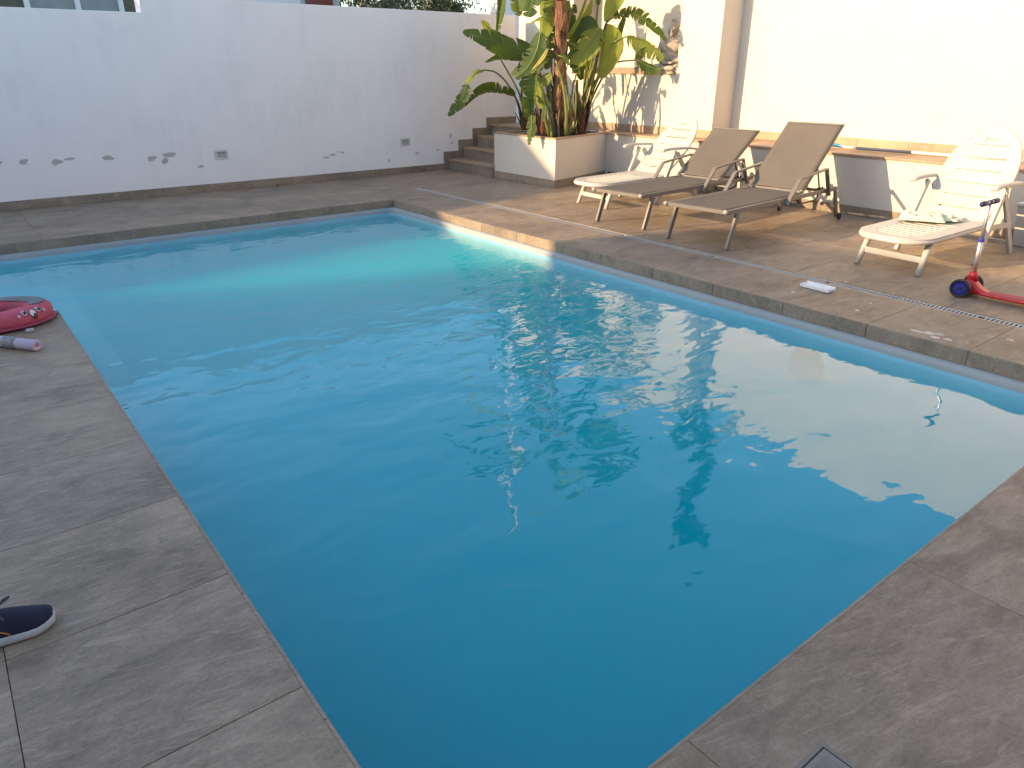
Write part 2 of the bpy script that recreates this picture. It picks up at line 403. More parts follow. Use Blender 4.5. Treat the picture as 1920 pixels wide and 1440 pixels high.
# submerged bench and step at the wide end
mb = MB()
def rounded(x0, x1, y0, y1, r, z0, z1):
    pts = [(x0, y0)] + [(x1 - r + r * math.sin(t), y0 + r - r * math.cos(t)) for t in [math.pi / 2 * k / 8 for k in range(9)]] + [(x1, y1), (x0, y1)]
    mb.prism(pts, z0, z1)
rounded(-3.0, 0.80, 5.2, 8.6, 0.5, -1.3, -0.42)
rounded(-3.0, 1.12, 4.95, 8.61, 0.6, -1.31, -0.74)
st = mb.build('pool_step', M['shell'], sh, bevel=0.03, seg=3)
# underwater lamp in the right wall
mb = MB(); lx = XR - T - .037
disc = [(lx - 0.004, 2.56 + .15 * math.cos(a), -0.42 + .15 * math.sin(a)) for a in [k * math.pi / 16 for k in range(32)]]
disc2 = [(lx - 0.025, y * 1.0 + (2.56 - y) * .12, z + (-.42 - z) * .12) for x, y, z in disc]
mb.add(disc + disc2, [tuple(range(32, 64))] + [(i, (i + 1) % 32, 32 + (i + 1) % 32, 32 + i) for i in range(32)])
pl = mb.build('pool_light', plain('lamp_cover', (0.02, 0.14, 0.11), 0.5), smooth=False, bevel=0.003)
tag(pl, 'round green underwater lamp cover in the right pool wall', 'pool light')
for k in range(6):
    mb = MB(); a = R(30 + 60 * k); mb.box(lx - .030, lx - .0255, 2.56 + .115 * math.cos(a) - .008, 2.56 + .115 * math.cos(a) + .008, -.42 + .115 * math.sin(a) - .008, -.42 + .115 * math.sin(a) + .008)
    mb.build('screw', M['black'], pl)

def water_mat():
    m = NT('pool_water'); m.n.remove(m.b); co = m.coord()
    sx = m.N('SeparateXYZ', i_Vector=co)
    # swell, ripples and short chop, choppier beside the plant where the jets run
    big = m.noise(m.mapping(co, (1.0, 1.6, 1), (0, 0, R(-35))), 1.6, 2, 0.45, 0.3)
    mid = m.noise(m.mapping(co, (1.0, 1.8, 1), (0, 0, R(-40))), 4.2, 2, 0.5, 0.5)
    fin = m.noise(m.mapping(co, (1.0, 1.5, 1), (0, 0, R(-30))), 13.0, 2, 0.5, 0.6)
    d = m.N('VectorMath', operation='DISTANCE'); m.l.new(m.mapping(co, (1, 1, 0)), d.inputs[0]); d.inputs[1].default_value = (3.6, 4.2, 0)
    zone = m.N('MapRange', interpolation_type='SMOOTHSTEP', i_0=d.outputs[1], i_1=0.5, i_2=3.2, i_3=1.0, i_4=0.0).outputs[0]
    far = m.N('MapRange', interpolation_type='SMOOTHSTEP', i_0=sx.outputs[1], i_1=4.0, i_2=7.5, i_3=0.0, i_4=1.0).outputs[0]
    am = m.math('MULTIPLY_ADD', zone, 0.0052, m.math('MULTIPLY_ADD', far, 0.0018, 0.0016))
    af = m.math('MULTIPLY_ADD', zone, 0.0009, m.math('MULTIPLY_ADD', far, 0.0005, 0.0))
    h = m.math('ADD', m.math('MULTIPLY', big, 0.016), m.math('ADD', m.math('MULTIPLY', mid, am), m.math('MULTIPLY', fin, af)))
    bp = m.N('Bump', i_Height=h, i_Distance=1.0, i_Strength=1.0)
    gl = m.N('BsdfGlossy', i_Roughness=0.004); gl.inputs[0].default_value = (1, 1, 1, 1); m.l.new(bp.outputs[0], gl.inputs['Normal'])
    tp = m.N('BsdfTransparent'); tp.inputs[0].default_value = (1, 1, 1, 1)
    fr = m.N('Fresnel', i_IOR=1.60); m.l.new(bp.outputs[0], fr.inputs['Normal'])
    g = m.n.new('ShaderNodeNewGeometry')
    fac = m.math('MULTIPLY', fr.outputs[0], m.math('SUBTRACT', 1.0, g.outputs['Backfacing']))
    # suspended haze in the water: part of the light is scattered back at once
    df = m.N('BsdfDiffuse'); df.inputs[0].default_value = (0.0, 0.44, 0.55, 1)
    body = m.n.new('ShaderNodeMixShader'); body.inputs[0].default_value = 0.0
    m.l.new(tp.outputs[0], body.inputs[1]); m.l.new(df.outputs[0], body.inputs[2])
    mx = m.n.new('ShaderNodeMixShader'); m.l.new(fac, mx.inputs[0]); m.l.new(body.outputs[0], mx.inputs[1]); m.l.new(gl.outputs[0], mx.inputs[2])
    m.l.new(mx.outputs[0], m.out.inputs[0])
    ab = m.N('VolumeAbsorption', i_Density=1.5); ab.inputs[0].default_value = (0.0, 0.74, 0.86, 1)
    vs = m.N('VolumeScatter', i_Density=2.4); vs.inputs[0].default_value = (0.0, 0.48, 0.69, 1); vs.inputs['Anisotropy'].default_value = 0.0
    av = m.n.new('ShaderNodeAddShader'); m.l.new(ab.outputs[0], av.inputs[0]); m.l.new(vs.outputs[0], av.inputs[1]); m.l.new(av.outputs[0], m.out.inputs['Volume'])
    return m.m
M['water'] = water_mat()
inner = inset(base, 0.0345)
wm = MB().prism(inner, -1.55, WATER)
# only the top carries the surface; sides and bottom sit inside the shell
wo = wm.build('water', M['water']); tag(wo, kind='structure')

# ------------------------------------------------------------------ garden wall (left)
gw = empty('garden_wall', (2.6, YW, 0), 0, 'long white rendered garden wall with peeling plaster above the far pool edge', 'wall')
def loc(o, e): o.location = tuple(-Vector(e.location)); return o     # child meshes written in world coordinates
mb = MB(); q = [(-6, 0), (8.66, 0), (8.66, 2.458), (2.6, 2.458), (2.6, 2.265), (-6, 2.265)]
mb.v = [(x, YW, z) for x, z in q] + [(x, YW + .25, z) for x, z in q]; mb.f = [tuple(range(6)), tuple(range(6, 12))[::-1]] + [(i, i + 6, (i + 1) % 6 + 6, (i + 1) % 6) for i in range(6)]
loc(mb.build('wall_body', M['wall'], gw, bevel=0.006), gw)
mb = MB(); xs = ar(-5.6, .62, 21) + [7.06]
for a, b in zip(xs, xs[1:]): mb.box(a + .001, b - .001, YW - .014, YW - .0005, 0.0005, 0.107)
prof = [(7.063, 7.375, .178, .302), (7.375, 7.68, .356, .48), (7.68, 7.985, .534, .657), (7.985, 8.655, .712, .824)]
for i, (a, b, z0, z1) in enumerate(prof): mb.box(a + .001, b - .001, YW - .014, YW - .0005, (prof[i - 1][3] - .18) * 0 + (0 if i == 0 else z0 - .19), z1)
loc(mb.build('skirting', M['tile_edge'], gw, bevel=0.0015, seg=1), gw)
random.seed(5)
def patch(cx, cz, w_, h_, seed):
    rnd = random.Random(seed); n = 40; mb = MB()
    for q in range(3):      # a peeled flake is a few ragged overlapping lobes
        ox, oz = (0, 0) if q == 0 else (rnd.uniform(-1.0, 1.0) * w_, rnd.uniform(-.7, .7) * h_); k_ = 1 if q == 0 else rnd.uniform(.4, .7)
        pts = []
        for k in range(n):
            a = 2 * math.pi * k / n; c, s_ = math.cos(a), math.sin(a)
            r = 1 + .45 * noise.noise((c * .8 + seed * 7 + q * 3, s_ * .8, seed)) + .30 * noise.noise((c * 2.7 + seed, s_ * 2.7 + q * 5, seed)) + .10 * rnd.uniform(-1, 1)
            pts.append((cx + ox + w_ * k_ * r * c * .9, cz + oz + h_ * k_ * r * s_ + .25 * h_ * c))
        d0 = .0020 + .0004 * q
        mb.add([(x, YW - .0006, z) for x, z in pts] + [(x, YW - d0, z) for x, z in pts], [tuple(range(n, 2 * n))] + [(i, (i + 1) % n, n + (i + 1) % n, n + i) for i in range(n)])
    o = mb.build('peeled_patch', M['peel'], gw); loc(o, gw); return o
for i, (x, z, a, b) in enumerate([(0.66, .555, .045, .03), (0.93, .56, .055, .032), (1.28, .535, .05, .03), (1.42, .56, .06, .015), (1.86, .545, .06, .025),
    (2.40, .50, .055, .03), (2.62, .535, .085, .03), (2.56, .46, .045, .035), (3.02, .355, .035, .018), (5.02, .385, .05, .018), (4.90, .35, .055, .012), (5.17, .41, .03, .014), (5.1, .42, .02, .01), (7.30 - .08, .56, .018, .045), (7.24, .44, .02, .02), (6.55, .31, .035, .02), (6.95, .34, .03, .012), (6.0, .235, .02, .02)]):
    patch(x, z, a, b, i + 1)
def wall_lamp(x0, z0, label):
    e = empty('wall_lamp', ((x0 + .09), YW, z0 + .065), 0, label, 'wall light', 'recessed wall lights'); W, H = .09, .065
    mb = MB()
    mb.box(-W, W, -.010, -.0005, H - .028, H).box(-W, W, -.010, -.0005, -H, -H + .02).box(-W, -W + .03, -.010, -.0005, -H + .02, H - .028).box(W - .03, W, -.010, -.0005, -H + .02, H - .028)
    mb.build('frame', plain('lamp_frame', (.56, .57, .55), .5), e, bevel=.003)
    MB().box(-W + .03, W - .03, -.004, -.0006, -H + .02, H - .028).build('diffuser', plain('lamp_glass', (.36, .38, .34), .35), e)
    MB().add([(-W + .03, -.0045, H - .05), (W - .03, -.0045, H - .05), (W - .03, -.022, H - .030), (-W + .03, -.022, H - .030), (-W + .03, -.0045, H - .029), (W - .03, -.0045, H - .029)],
             [(0, 1, 2, 3), (3, 2, 5, 4), (0, 3, 4), (1, 5, 2)]).build('hood', plain('lamp_hood', (.5, .51, .5), .5), e)
wall_lamp(3.23, .428, 'recessed step light in the middle of the white garden wall, left of two')
wall_lamp(6.23, .438, 'recessed step light on the garden wall near the stone stairs')

# ------------------------------------------------------------------ house
hs = empty('house', (9.42, 4, 0), 0, 'tall white house wall with a niche and a stepped-out corner, lit by low sun', 'house')
XA, XB, YC, HT = 8.98, 9.42, 6.85, 3.52
mb = MB()
NY0, NY1, NZ0, NZ1, ND = 7.58, 9.86, 1.53, 3.0, 0.50
mb.box(XA, XA + .9, YC, 11.3, 0, NZ0)
mb.box(XA, XA + .9, YC, NY0, NZ0, NZ1).box(XA, XA + .9, NY1, 11.3, NZ0, NZ1).box(XA, XA + .9, YC, 11.3, NZ1, HT)
mb.box(XA + ND, XA + .9, NY0, NY1, NZ0, NZ1)
mb.box(XB, XB + .5, -7, YC, 0, HT)
loc(mb.build('wall', M['wall_house'], hs), hs)
mb = MB()
mb.box(XA + ND - .012, XA + ND - .0005, NY0 + .001, NY1 - .001, NZ0 + .0005, NZ0 + .105)
xs = ar(NY0, .57, 5)
loc(mb.build('niche_skirting', M['tile_edge'], hs, bevel=.0015, seg=1), hs)
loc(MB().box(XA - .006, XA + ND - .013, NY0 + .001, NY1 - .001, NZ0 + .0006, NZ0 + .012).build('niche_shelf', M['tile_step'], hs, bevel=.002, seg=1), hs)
mb = MB()
for a, b in zip(ar(YC, .62, 8), ar(YC, .62, 8)[1:]):
    b = min(b, 10.95)
    if a < b: mb.box(XA - .014, XA - .0005, a + .001, b - .001, .6925, .80)
for a, b in zip(ar(YC - .65 * 17, .65, 18), ar(YC - .65 * 17, .65, 18)[1:]): mb.box(XB - .014, XB - .0005, a + .001, b - .001, .6925, .80)
mb.box(XA, XB - .015, YC - .014, YC - .0005, .6925, .80)
loc(mb.build('skirting', M['tile_step'], hs, bevel=.0015, seg=1), hs)

# ledge (low wall behind the loungers)
lg = empty('retaining_wall', (8.6, 2, 0), 0, 'low white bench wall with a stone top running behind the loungers', 'wall')
loc(MB().box(8.6, XB - .001, -7, YC, 0, .665).box(8.6, XA - .001, YC, 8.575, 0, .665).build('wall_body', M['wall_house'], lg), lg)
mb = MB(); ys = ar(-7, 1.24, 12) 
ys = [y for y in ys if y < YC] + [YC]
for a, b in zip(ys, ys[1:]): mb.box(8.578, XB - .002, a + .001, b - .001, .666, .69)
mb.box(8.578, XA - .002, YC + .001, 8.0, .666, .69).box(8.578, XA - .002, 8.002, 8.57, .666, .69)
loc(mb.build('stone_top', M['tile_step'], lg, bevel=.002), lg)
mb = MB(); ys = ar(-7, .62, 26)
for a, b in zip(ys, ys[1:]):
    b = min(b, 8.55)
    if b - a > .05: mb.box(8.586, 8.5995, a + .001, b - .001, .0005, .107)
loc(mb.build('skirting', M['tile_edge'], lg, bevel=.0015, seg=1), lg)

# planter
pn = empty('planter', (7.2, 8.2, 0), 0, 'square white raised planter box with stone rim beside the stairs', 'planter')
PP = [(7.2, 8.2), (8.6, 8.58), (8.978, 8.58), (8.978, 9.68), (7.2, 9.68)]
def shrink(p, d): return inset(p, d)
mb = MB()
inn = shrink(PP, .09); n = 5
mb.v = [(x, y, 0) for x, y in PP] + [(x, y, .672) for x, y in PP] + [(x, y, .672) for x, y in inn] + [(x, y, .4) for x, y in inn]
mb.f = [(i, (i + 1) % n, n + (i + 1) % n, n + i) for i in range(n)] + [(n + i, n + (i + 1) % n, 2 * n + (i + 1) % n, 2 * n + i) for i in range(n)] + [(2 * n + i, 2 * n + (i + 1) % n, 3 * n + (i + 1) % n, 3 * n + i) for i in range(n)]
loc(mb.build('planter_box', M['wall_house'], pn), pn)
out = shrink(PP, -.006); inn2 = shrink(PP, .085); mb = MB()
mb.v = [(x, y, z) for z in (.6725, .695) for P_ in (out, inn2) for x, y in P_]
mb.f = [(i, (i + 1) % n, 2 * n + (i + 1) % n, 2 * n + i) for i in range(n)] + [(2 * n + i, 2 * n + (i + 1) % n, 3 * n + (i + 1) % n, 3 * n + i) for i in range(n)] + \
       [(n + i, 3 * n + i, 3 * n + (i + 1) % n, n + (i + 1) % n) for i in range(n)] + [(i, n + i, n + (i + 1) % n, (i + 1) % n) for i in range(n)]
loc(mb.build('rim', M['tile_step'], pn, bevel=.002), pn)
mb = MB()
def strip(a, b, z0, z1, t, joints):
    a = Vector(a); b = Vector(b); d = (b - a).normalized(); nrm = Vector((d.y, -d.x))
    L = (b - a).length; ts = [0] + [j for j in joints if j < L - .03] + [L]
    for p, q in zip(ts, ts[1:]):
        P0, P1 = a + d * (p + .001), a + d * (q - .001)
        mb.prism([tuple(P0 + nrm * .0005), tuple(P0 + nrm * t), tuple(P1 + nrm * t), tuple(P1 + nrm * .0005)], z0, z1)
strip((7.2, 9.68), (7.2 , 8.186), .0005, .107, .014, [.5, 1.1]); strip((7.2, 8.2), (8.585, 8.576), .0005, .107, .014, [.6, 1.2])
loc(mb.build('skirting', M['tile_edge'], pn, bevel=.0015, seg=1), pn)
# soil: lumpy sheet
mb = MB(); N_ = 34
for j in range(N_ + 1):
    for i in range(N_ + 1):
        x = 7.27 + (8.95 - 7.27) * i / N_; y0 = 8.2 + max(0, min(1, (x - 7.2) / 1.4)) * .38 + .08; y = y0 + (9.6 - y0) * j / N_
        mb.v.append((x, y, .655 + .03 * noise.noise((x * 5, y * 5, 1)) + .02 * noise.noise((x * 17, y * 17, 4))))
for j in range(N_):
    for i in range(N_): a = j * (N_ + 1) + i; mb.f.append((a, a + 1, a + N_ + 2, a + N_ + 1))
loc(mb.build('soil', M['soil'], pn, smooth=True), pn)

# stairs
sr = empty('stairs', (7.15, 10.3, 0), 0, 'four stone steps rising between the garden wall and the planter', 'stairs')
for i in range(4):
    x = 7.15 + .305 * i; z = .178 * (i + 1); x1 = 8.978 if i == 3 else x + .335
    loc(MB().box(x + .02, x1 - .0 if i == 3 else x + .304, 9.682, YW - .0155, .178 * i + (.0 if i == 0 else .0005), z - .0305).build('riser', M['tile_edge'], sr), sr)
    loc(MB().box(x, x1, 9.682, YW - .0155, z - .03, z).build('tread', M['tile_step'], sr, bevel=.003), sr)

# ------------------------------------------------------------------ drain channel
dr = empty('drain_channel', ((DX0 + DX1) / 2, 2, 0), 0, 'long slotted grey drain grate set in the deck beside the pool', 'drain')
mb = MB(); z = -.001
mb.box(DX1 - .012, DX1 - .001, -4, DY1, -.011, z - .003)
loc(mb.build('frame', M['black'], dr), dr)
mb = MB(); y = -4.0; step = .029
mb.box(DX0 + .004, DX0 + .016, -4, DY1 - .004, -.0105, z); mb.box(DX1 - .026, DX1 - .0125, -4, DY1 - .004, -.0105, z)
k = 0
while y < DY1 - .02:
    if k % 40 != 39: mb.box(DX0 + .016, DX1 - .026, y, y + step * .46, -.0105, z - .0004)
    y += step; k += 1
loc(mb.build('grate', plain('drain_grate', (.40, .385, .36), .5, .1), dr), dr)
loc(MB().box(DX0 + .001, DX1 - .001, -4, DY1 - .001, -.0116, -.0108).build('channel_bed', M['black'], dr), dr)

# access cover, lower right corner
ac = empty('access_cover', (1.46, .564, 0), 0, 'square tiled inspection cover set flush in the near deck', 'cover')
mb = MB()
for a in (0, -.30):
    pass
def frame(mb, s0, s1, z0, z1):
    mb.box(-s1, -s0, -s1, -s0 - 0, z0, z1) if 0 else None
    mb.box(-s1, -s0 + 0, -s0 - .012, -s0, z0, z1); mb.box(-s1, -s0, -s1, -s1 + .012, z0, z1)
    mb.box(-s0 - .012, -s0, -s1 + .012, -s0 - .012, z0, z1); mb.box(-s1, -s1 + .012, -s1 + .012, -s0 - .012, z0, z1)
frame(mb, 0.0, .32, .0004, .0030); mb.build('outer_frame', plain('cover_frame', (.20, .175, .15), .6, .1, 60), ac)
mb = MB(); mb.box(-.3065, -.0135, -.3065, -.0135, .0003, .0014); mb.build('gap_seal', M['black'], ac)
mb = MB(); mb.box(-.303, -.017, -.303, -.017, .0015, .0042); mb.build('lid', plain('cover_lid', (.24, .20, .17), .65, .1, 60), ac, bevel=.001, seg=1)
mb = MB()
for i in range(5):
    for j in range(5):
        mb.box(-.284 + i * .051, -.284 + i * .051 + .0485, -.284 + j * .051, -.284 + j * .051 + .0485, .0043, .0053)
mb.build('tile_inset', plain('cover_tiles', (.20, .17, .145), .7, .15, 60), ac)


# ------------------------------------------------------------------ taupe sling loungers
def tan_lounger(loc_, rz, half, back, label):
    """local x runs from the foot end to the head end"""
    e = empty('sling_lounger', loc_, rz, label, 'sun lounger', 'taupe sling loungers'); mt = M['metal_tan']; H = half
    rw, rh = .026, .045; bx, bz = back; hx, hz = 1.45, .395
    mb = MB()
    for s in (-1, 1): mb.beam((-.075, s * (H - .015), .363), (2.20, s * (H - .015), .363), rw, rh)
    mb.beam((-.07, -H + .028, .366), (-.07, H - .028, .366), .034, .034, (1, 0, 0)); mb.beam((.135, -H + .028, .338), (.135, H - .028, .338), .025, .03, (1, 0, 0))
    mb.beam((2.0, -H + .028, .352), (2.0, H - .028, .352), .025, .03, (1, 0, 0)); mb.beam((1.40, -H + .028, .348), (1.40, H - .028, .348), .025, .025, (1, 0, 0))
    mb.build('frame', mt, e, bevel=.003)
    for s in (-1, 1):
        mb = MB().tube([(-.10, s * (H - .015), .372), (-.08, s * (H - .015), .372)], .021, 14); mb.build('end_cap', M['greypaint'], e, smooth=True)
    for s in (-1, 1):
        MB().beam((.0, s * (H - .012), .004), (.122, s * (H - .012), .3405), .026, .052).build('leg', mt, e, bevel=.003)
        lg_ = MB().beam((2.18, s * (H - .012), .3405), (2.315, s * (H - .012), .035), .026, .050); 
        lg_ = lg_.build('leg', mt, e, bevel=.003)
        wl = MB().tube([(2.335, s * (H - .012) + .018, .038), (2.335, s * (H - .012) + .040, .038)], .037, 20).build('wheel', M['black'], e, bevel=.004) if s > 0 else \
             MB().tube([(2.335, s * (H - .012) - .040, .038), (2.335, s * (H - .012) - .018, .038)], .037, 20).build('wheel', M['black'], e, bevel=.004)
        y = s * (H + .022); sec = [(-.022, -.009), (.022, -.009), (.022, .009), (-.022, .009)]
        MB().sweep([(1.0, y, .315), (1.215, y, .555), (1.80, y, .615), (1.955, y, .315)], sec).build('armrest', mt, e, bevel=.003)
    # seat sling with a slight sag, wrapping the rails
    mb = MB(); nx, ny = 44, 12; W = H - .03
    for i in range(nx + 1):
        x = -.06 + (hx + .07) * i / nx; sag = .014 * math.sin(math.pi * i / nx)
        for j in range(ny + 1):
            t = -1 + 2 * j / ny; mb.v.append((x, W * t, .3885 - sag * (1 - t * t) + .001 * noise.noise((x * 4, t * 2, 3))))
    mb.f = [(i * (ny + 1) + j, (i + 1) * (ny + 1) + j, (i + 1) * (ny + 1) + j + 1, i * (ny + 1) + j + 1) for i in range(nx) for j in range(ny)]
    o = mb.build('seat_sling', M['sling'], e, smooth=True); sd = o.modifiers.new('thick', 'SOLIDIFY'); sd.thickness = .003; sd.offset = -1
    # backrest
    a = Vector((hx, 0, hz)); b = Vector((bx, 0, bz)); d = (b - a); n_ = Vector((-d.z, 0, d.x)).normalized()
    br = MB()
    for s in (-1, 1): br.beam(a + V(0, s * (H - .045), 0), b + V(0, s * (H - .045), 0), .026, .030)
    br.beam(b + V(0, -H + .032, 0), b + V(0, H - .032, 0), .030, .030, (1, 0, 0)); br.beam(a + V(0, -H + .058, 0), a + V(0, H - .058, 0), .024, .024, (1, 0, 0))
    bo = br.build('backrest_frame', mt, e, bevel=.004)
    mb = MB()
    for i in range(nx + 1):
        t0 = i / nx; p = a + d * (.012 + .968 * t0); sag = .016 * math.sin(math.pi * t0)
        for j in range(ny + 1):
            t = -1 + 2 * j / ny; mb.v.append(tuple(p + V(0, (H - .036) * t, 0) + n_ * (.018 - sag * (1 - t * t))))
    mb.f = [(i * (ny + 1) + j, (i + 1) * (ny + 1) + j, (i + 1) * (ny + 1) + j + 1, i * (ny + 1) + j + 1) for i in range(nx) for j in range(ny)]
    o = mb.build('back_sling', M['sling'], e, smooth=True); sd = o.modifiers.new('thick', 'SOLIDIFY'); sd.thickness = .003; sd.offset = -1
    hem = MB()
    for t0 in (.135,):
        c0 = a + d * (1 - t0)
        hem.beam(c0 + V(0, -H + .07, 0) - n_ * .004, c0 + V(0, H - .07, 0) - n_ * .004, .012, .004, tuple(d.normalized()))
    # ratchet prop
    m_ = a + d * .42
    for s in (-1, 1):
        pr = MB().beam(m_ + V(0, s * (H - .07), 0), (hx + .46, s * (H - .07), .36), .010, .022).build('prop', M['black'], e, bevel=.002)
        rk = MB().box(hx + .26, hx + .52, s * (H - .045) - .005, s * (H - .045) + .005, .380, .390)
        for k in range(4): rk.box(hx + .30 + k * .05, hx + .318 + k * .05, s * (H - .045) - .006, s * (H - .045) + .006, .3895, .406)
        rk.build('ratchet', M['black'], e)
    MB().tube(bez([(hx - .06, -H + .06, .335), (hx + .02, -H + .06, .275), (hx + .33, -H + .06, .268), (hx + .40, -H + .06, .30), (hx + .42, -H + .06, .36)], 18), .009, 8).build('release_bar', M['black'], e, smooth=True)
    return e
tan_lounger((5.85, 4.505, 0), R(4.78), .357, (2.16, 1.04), 'taupe mesh sun lounger with upright backrest, nearest the white lounger with the cloth')
tan_lounger((5.926, 5.633, 0), R(4.4), .345, (2.19, .905), 'taupe mesh sun lounger with lower backrest, beside the empty white lounger')

# ------------------------------------------------------------------ white plastic loungers
def slab_grid(mb, rows, halfw, cols, cut, place, thick):
    """panel made of a grid; cut(i, j) leaves slots open; place(s, x) -> (point, normal); gives both faces and all rims"""
    idx = {}; nr, nc = len(rows), len(cols)
    for i, s in enumerate(rows):
        for j, c in enumerate(cols):
            p, nn = place(s, c * halfw(s)); 
            idx[i, j] = len(mb.v); mb.v.append(tuple(p)); mb.v.append(tuple(p - nn * thick))
    cells = {(i, j) for i in range(nr - 1) for j in range(nc - 1) if not cut(rows[i], rows[i + 1], cols[j], cols[j + 1])}
    for i, j in cells:
        a, b, c, d = idx[i, j], idx[i + 1, j], idx[i + 1, j + 1], idx[i, j + 1]
        mb.f.append((a, b, c, d)); mb.f.append((d + 1, c + 1, b + 1, a + 1))
        for (di, dj), (p, q) in {(-1, 0): (d, a), (1, 0): (b, c), (0, -1): (a, b), (0, 1): (c, d)}.items():
            if (i + di, j + dj) not in cells: mb.f.append((p, p + 1, q + 1, q))
def white_lounger(loc_, rz, bang, blen, label):
    e = empty('plastic_lounger', loc_, rz, label, 'sun lounger', 'white plastic loungers'); mt = M['plastic']
    x0, x1, zs = -.13, .98, .315
    L = x1 - x0
    def hw(s):
        t = s / L; return .315 * min(1, math.sqrt(max(0.0, 1 - max(0, (.17 - t) / .17) ** 2)) * .62 + .38)
    def place(s, x):
        t = s / L; z = zs + .03 * t - .006 * (1 - (x / .32) ** 2) * math.sin(math.pi * min(1, t * 1.3)); 
        edge = max(0, abs(x) - .27) / .05; z -= .004 * edge * edge
        return Vector((x0 + s + .055 * (1 - (x / .315) ** 2) * (1 - t) * -1 + .02, x, z)), Vector((0, 0, 1))
    slots = [(.125 + k * .076, .125 + k * .076 + .026) for k in range(9)]
    rows = sorted({0, .008, .02, .045, .09, L, L - .03} | {v for sl in slots for v in sl} | {(.8 + k * .06) for k in range(5)})
    cols = [-1, -.93, -.78, -.62, -.45, -.3, -.15, 0, .15, .3, .45, .62, .78, .93, 1]
    def cut(r0, r1, c0, c1):
        m = (r0 + r1) / 2; w_ = .63 if m > .2 else .46
        return any(a < m < b for a, b in slots) and abs(c0 + c1) / 2 < w_ and not abs(c0 + c1) < .0
    mb = MB(); slab_grid(mb, rows, hw, cols, cut, place, .012)
    mb.build('seat', mt, e, merge=True, bevel=.003, seg=2)
    # thick apron rim under the seat edge
    mb = MB(); pts = []
    for s in [0.0, .01, .03, .06, .1, .15, .2, .4, .6, .8, L]: p, _ = place(s, hw(s)); pts.append(p)
    left = [V(p.x, p.y - .012, p.z - .030) for p in pts]; right = [V(p.x, -p.y + .012, p.z - .030) for p in pts]
    front, _ = place(0, 0)
    mid = [V(place(0, hw(0) * c)[0].x + .008, hw(0) * c * .95, zs - .031) for c in (.6, .3, 0, -.3, -.6)]
    mb.sweep(left[::-1] + mid + right, [(-.012, -.024), (.012, -.024), (.012, .024), (-.012, .024)], (0, 0, 1)) if 0 else \
        mb.tube(left[::-1] + mid + right, .021, 10, squash=1.0)
    mb.build('seat_rim', mt, e, smooth=True)
    # front legs and stretcher
    for s in (-1, 1):
        MB().tube([(.0, s * .275, .0), (.125, s * .262, .292)], [.023, .029], 14).build('leg', mt, e, smooth=True)
        MB().tube([(.0 + .004, s * .275, -.0005), (.0 + .008, s * .275, .012)], [.0245, .0245], 14).build('foot_cap', M['greypaint'], e)
    MB().beam((.052, -.262, .125), (.052, .262, .125), .026, .052, (1, 0, 0)).build('stretcher', mt, e, bevel=.006)
    # A-frame legs and arms
    for s in (-1, 1):
        y = s * .355
        MB().sweep([(.79, y, .0), (1.06, y - s * .012, .60), (1.085, y - s * .012, .64)], [(-.018, -.026), (.018, -.026), (.018, .026), (-.018, .026)]).build('leg', mt, e, bevel=.006)
        MB().sweep([(1.56, y - s * .03, .0), (1.38, y - s * .045, .30), (1.13, y - s * .045, .62)], [(-.013, -.030), (.013, -.030), (.013, .030), (-.013, .030)]).build('leg', mt, e, bevel=.005)
        MB().tube([(1.07, y + s * .006, .60), (1.07, y + s * .014, .60)], .022, 14).build('pivot', mt, e)
        mb = MB(); arm = bez([(.82, y, .648), (.86, y, .667), (1.05, y, .676), (1.30, y, .668), (1.47, y, .645)], 14)
        mb.sweep(arm, [(-.030, -.014), (.030, -.014), (.033, .004), (.024, .016), (-.024, .016), (-.033, .004)]); mb.build('armrest', mt, e, bevel=.004)
        # rail carrying the seat between the A-frame legs
        MB().beam((.92, s * .318, .300), (1.42, s * .318, .285), .022, .05).build('side_rail', mt, e, bevel=.004)
    MB().beam((1.50, -.31, .10), (1.50, .31, .10), .022, .045, (1, 0, 0)).build('stretcher', mt, e, bevel=.004)
    # backrest: arched top, slots, hand hole
    ca, sa = math.cos(bang), math.sin(bang)
    def bw(s):
        t = s / blen
        if t < .45: return .285 + .04 * (t / .45)
        u = (t - .45) / .55; return .325 * math.sqrt(max(0, 1 - u ** 2.3)) + .0
    def bplace(s, x):
        t = s / blen; bow = .030 * math.sin(math.pi * t * .9)
        xx = min(1, abs(x) / .32); cup = .020 * xx * xx
        base_ = Vector((1.0 + s * ca, x, .335 + s * sa)); nn = Vector((-sa, 0, ca))
        return base_ + nn * (cup - bow + .012), nn
    bsl = [(.10 + k * .125, .10 + k * .125 + .017) for k in range(6)]
    hole = (blen - .135, blen - .098)
    rows = sorted({0, .02, blen * .45} | {v for sl in bsl for v in sl} | set(hole) | {blen * (.45 + .55 * math.sin(math.pi / 2 * k / 14)) for k in range(2, 15)})
    rows = [r for i, r in enumerate(rows) if i == 0 or r - rows[i - 1] > .002]
    def bcut(r0, r1, c0, c1):
        m = (r0 + r1) / 2; c = abs(c0 + c1) / 2
        if hole[0] < m < hole[1]: return c * bw(m) < .075
        return any(a < m < b for a, b in bsl) and c < .70
    mb = MB(); slab_grid(mb, rows, bw, cols, bcut, bplace, .014)
    mb.build('backrest', mt, e, merge=True, bevel=.003, seg=2)
    mb = MB(); pts = []
    sp = [blen * k / 24 for k in range(24)] + [blen * (1 - .04 * (1 - k / 6) ** 2) for k in range(1, 6)]
    sp = sorted(sp)
    for s in sp: p, nn = bplace(s, bw(s)); pts.append(p - nn * .012 - V(0, .010, 0))
    top, nn = bplace(blen, 0); pts2 = [V(p.x, -p.y, p.z) for p in pts]
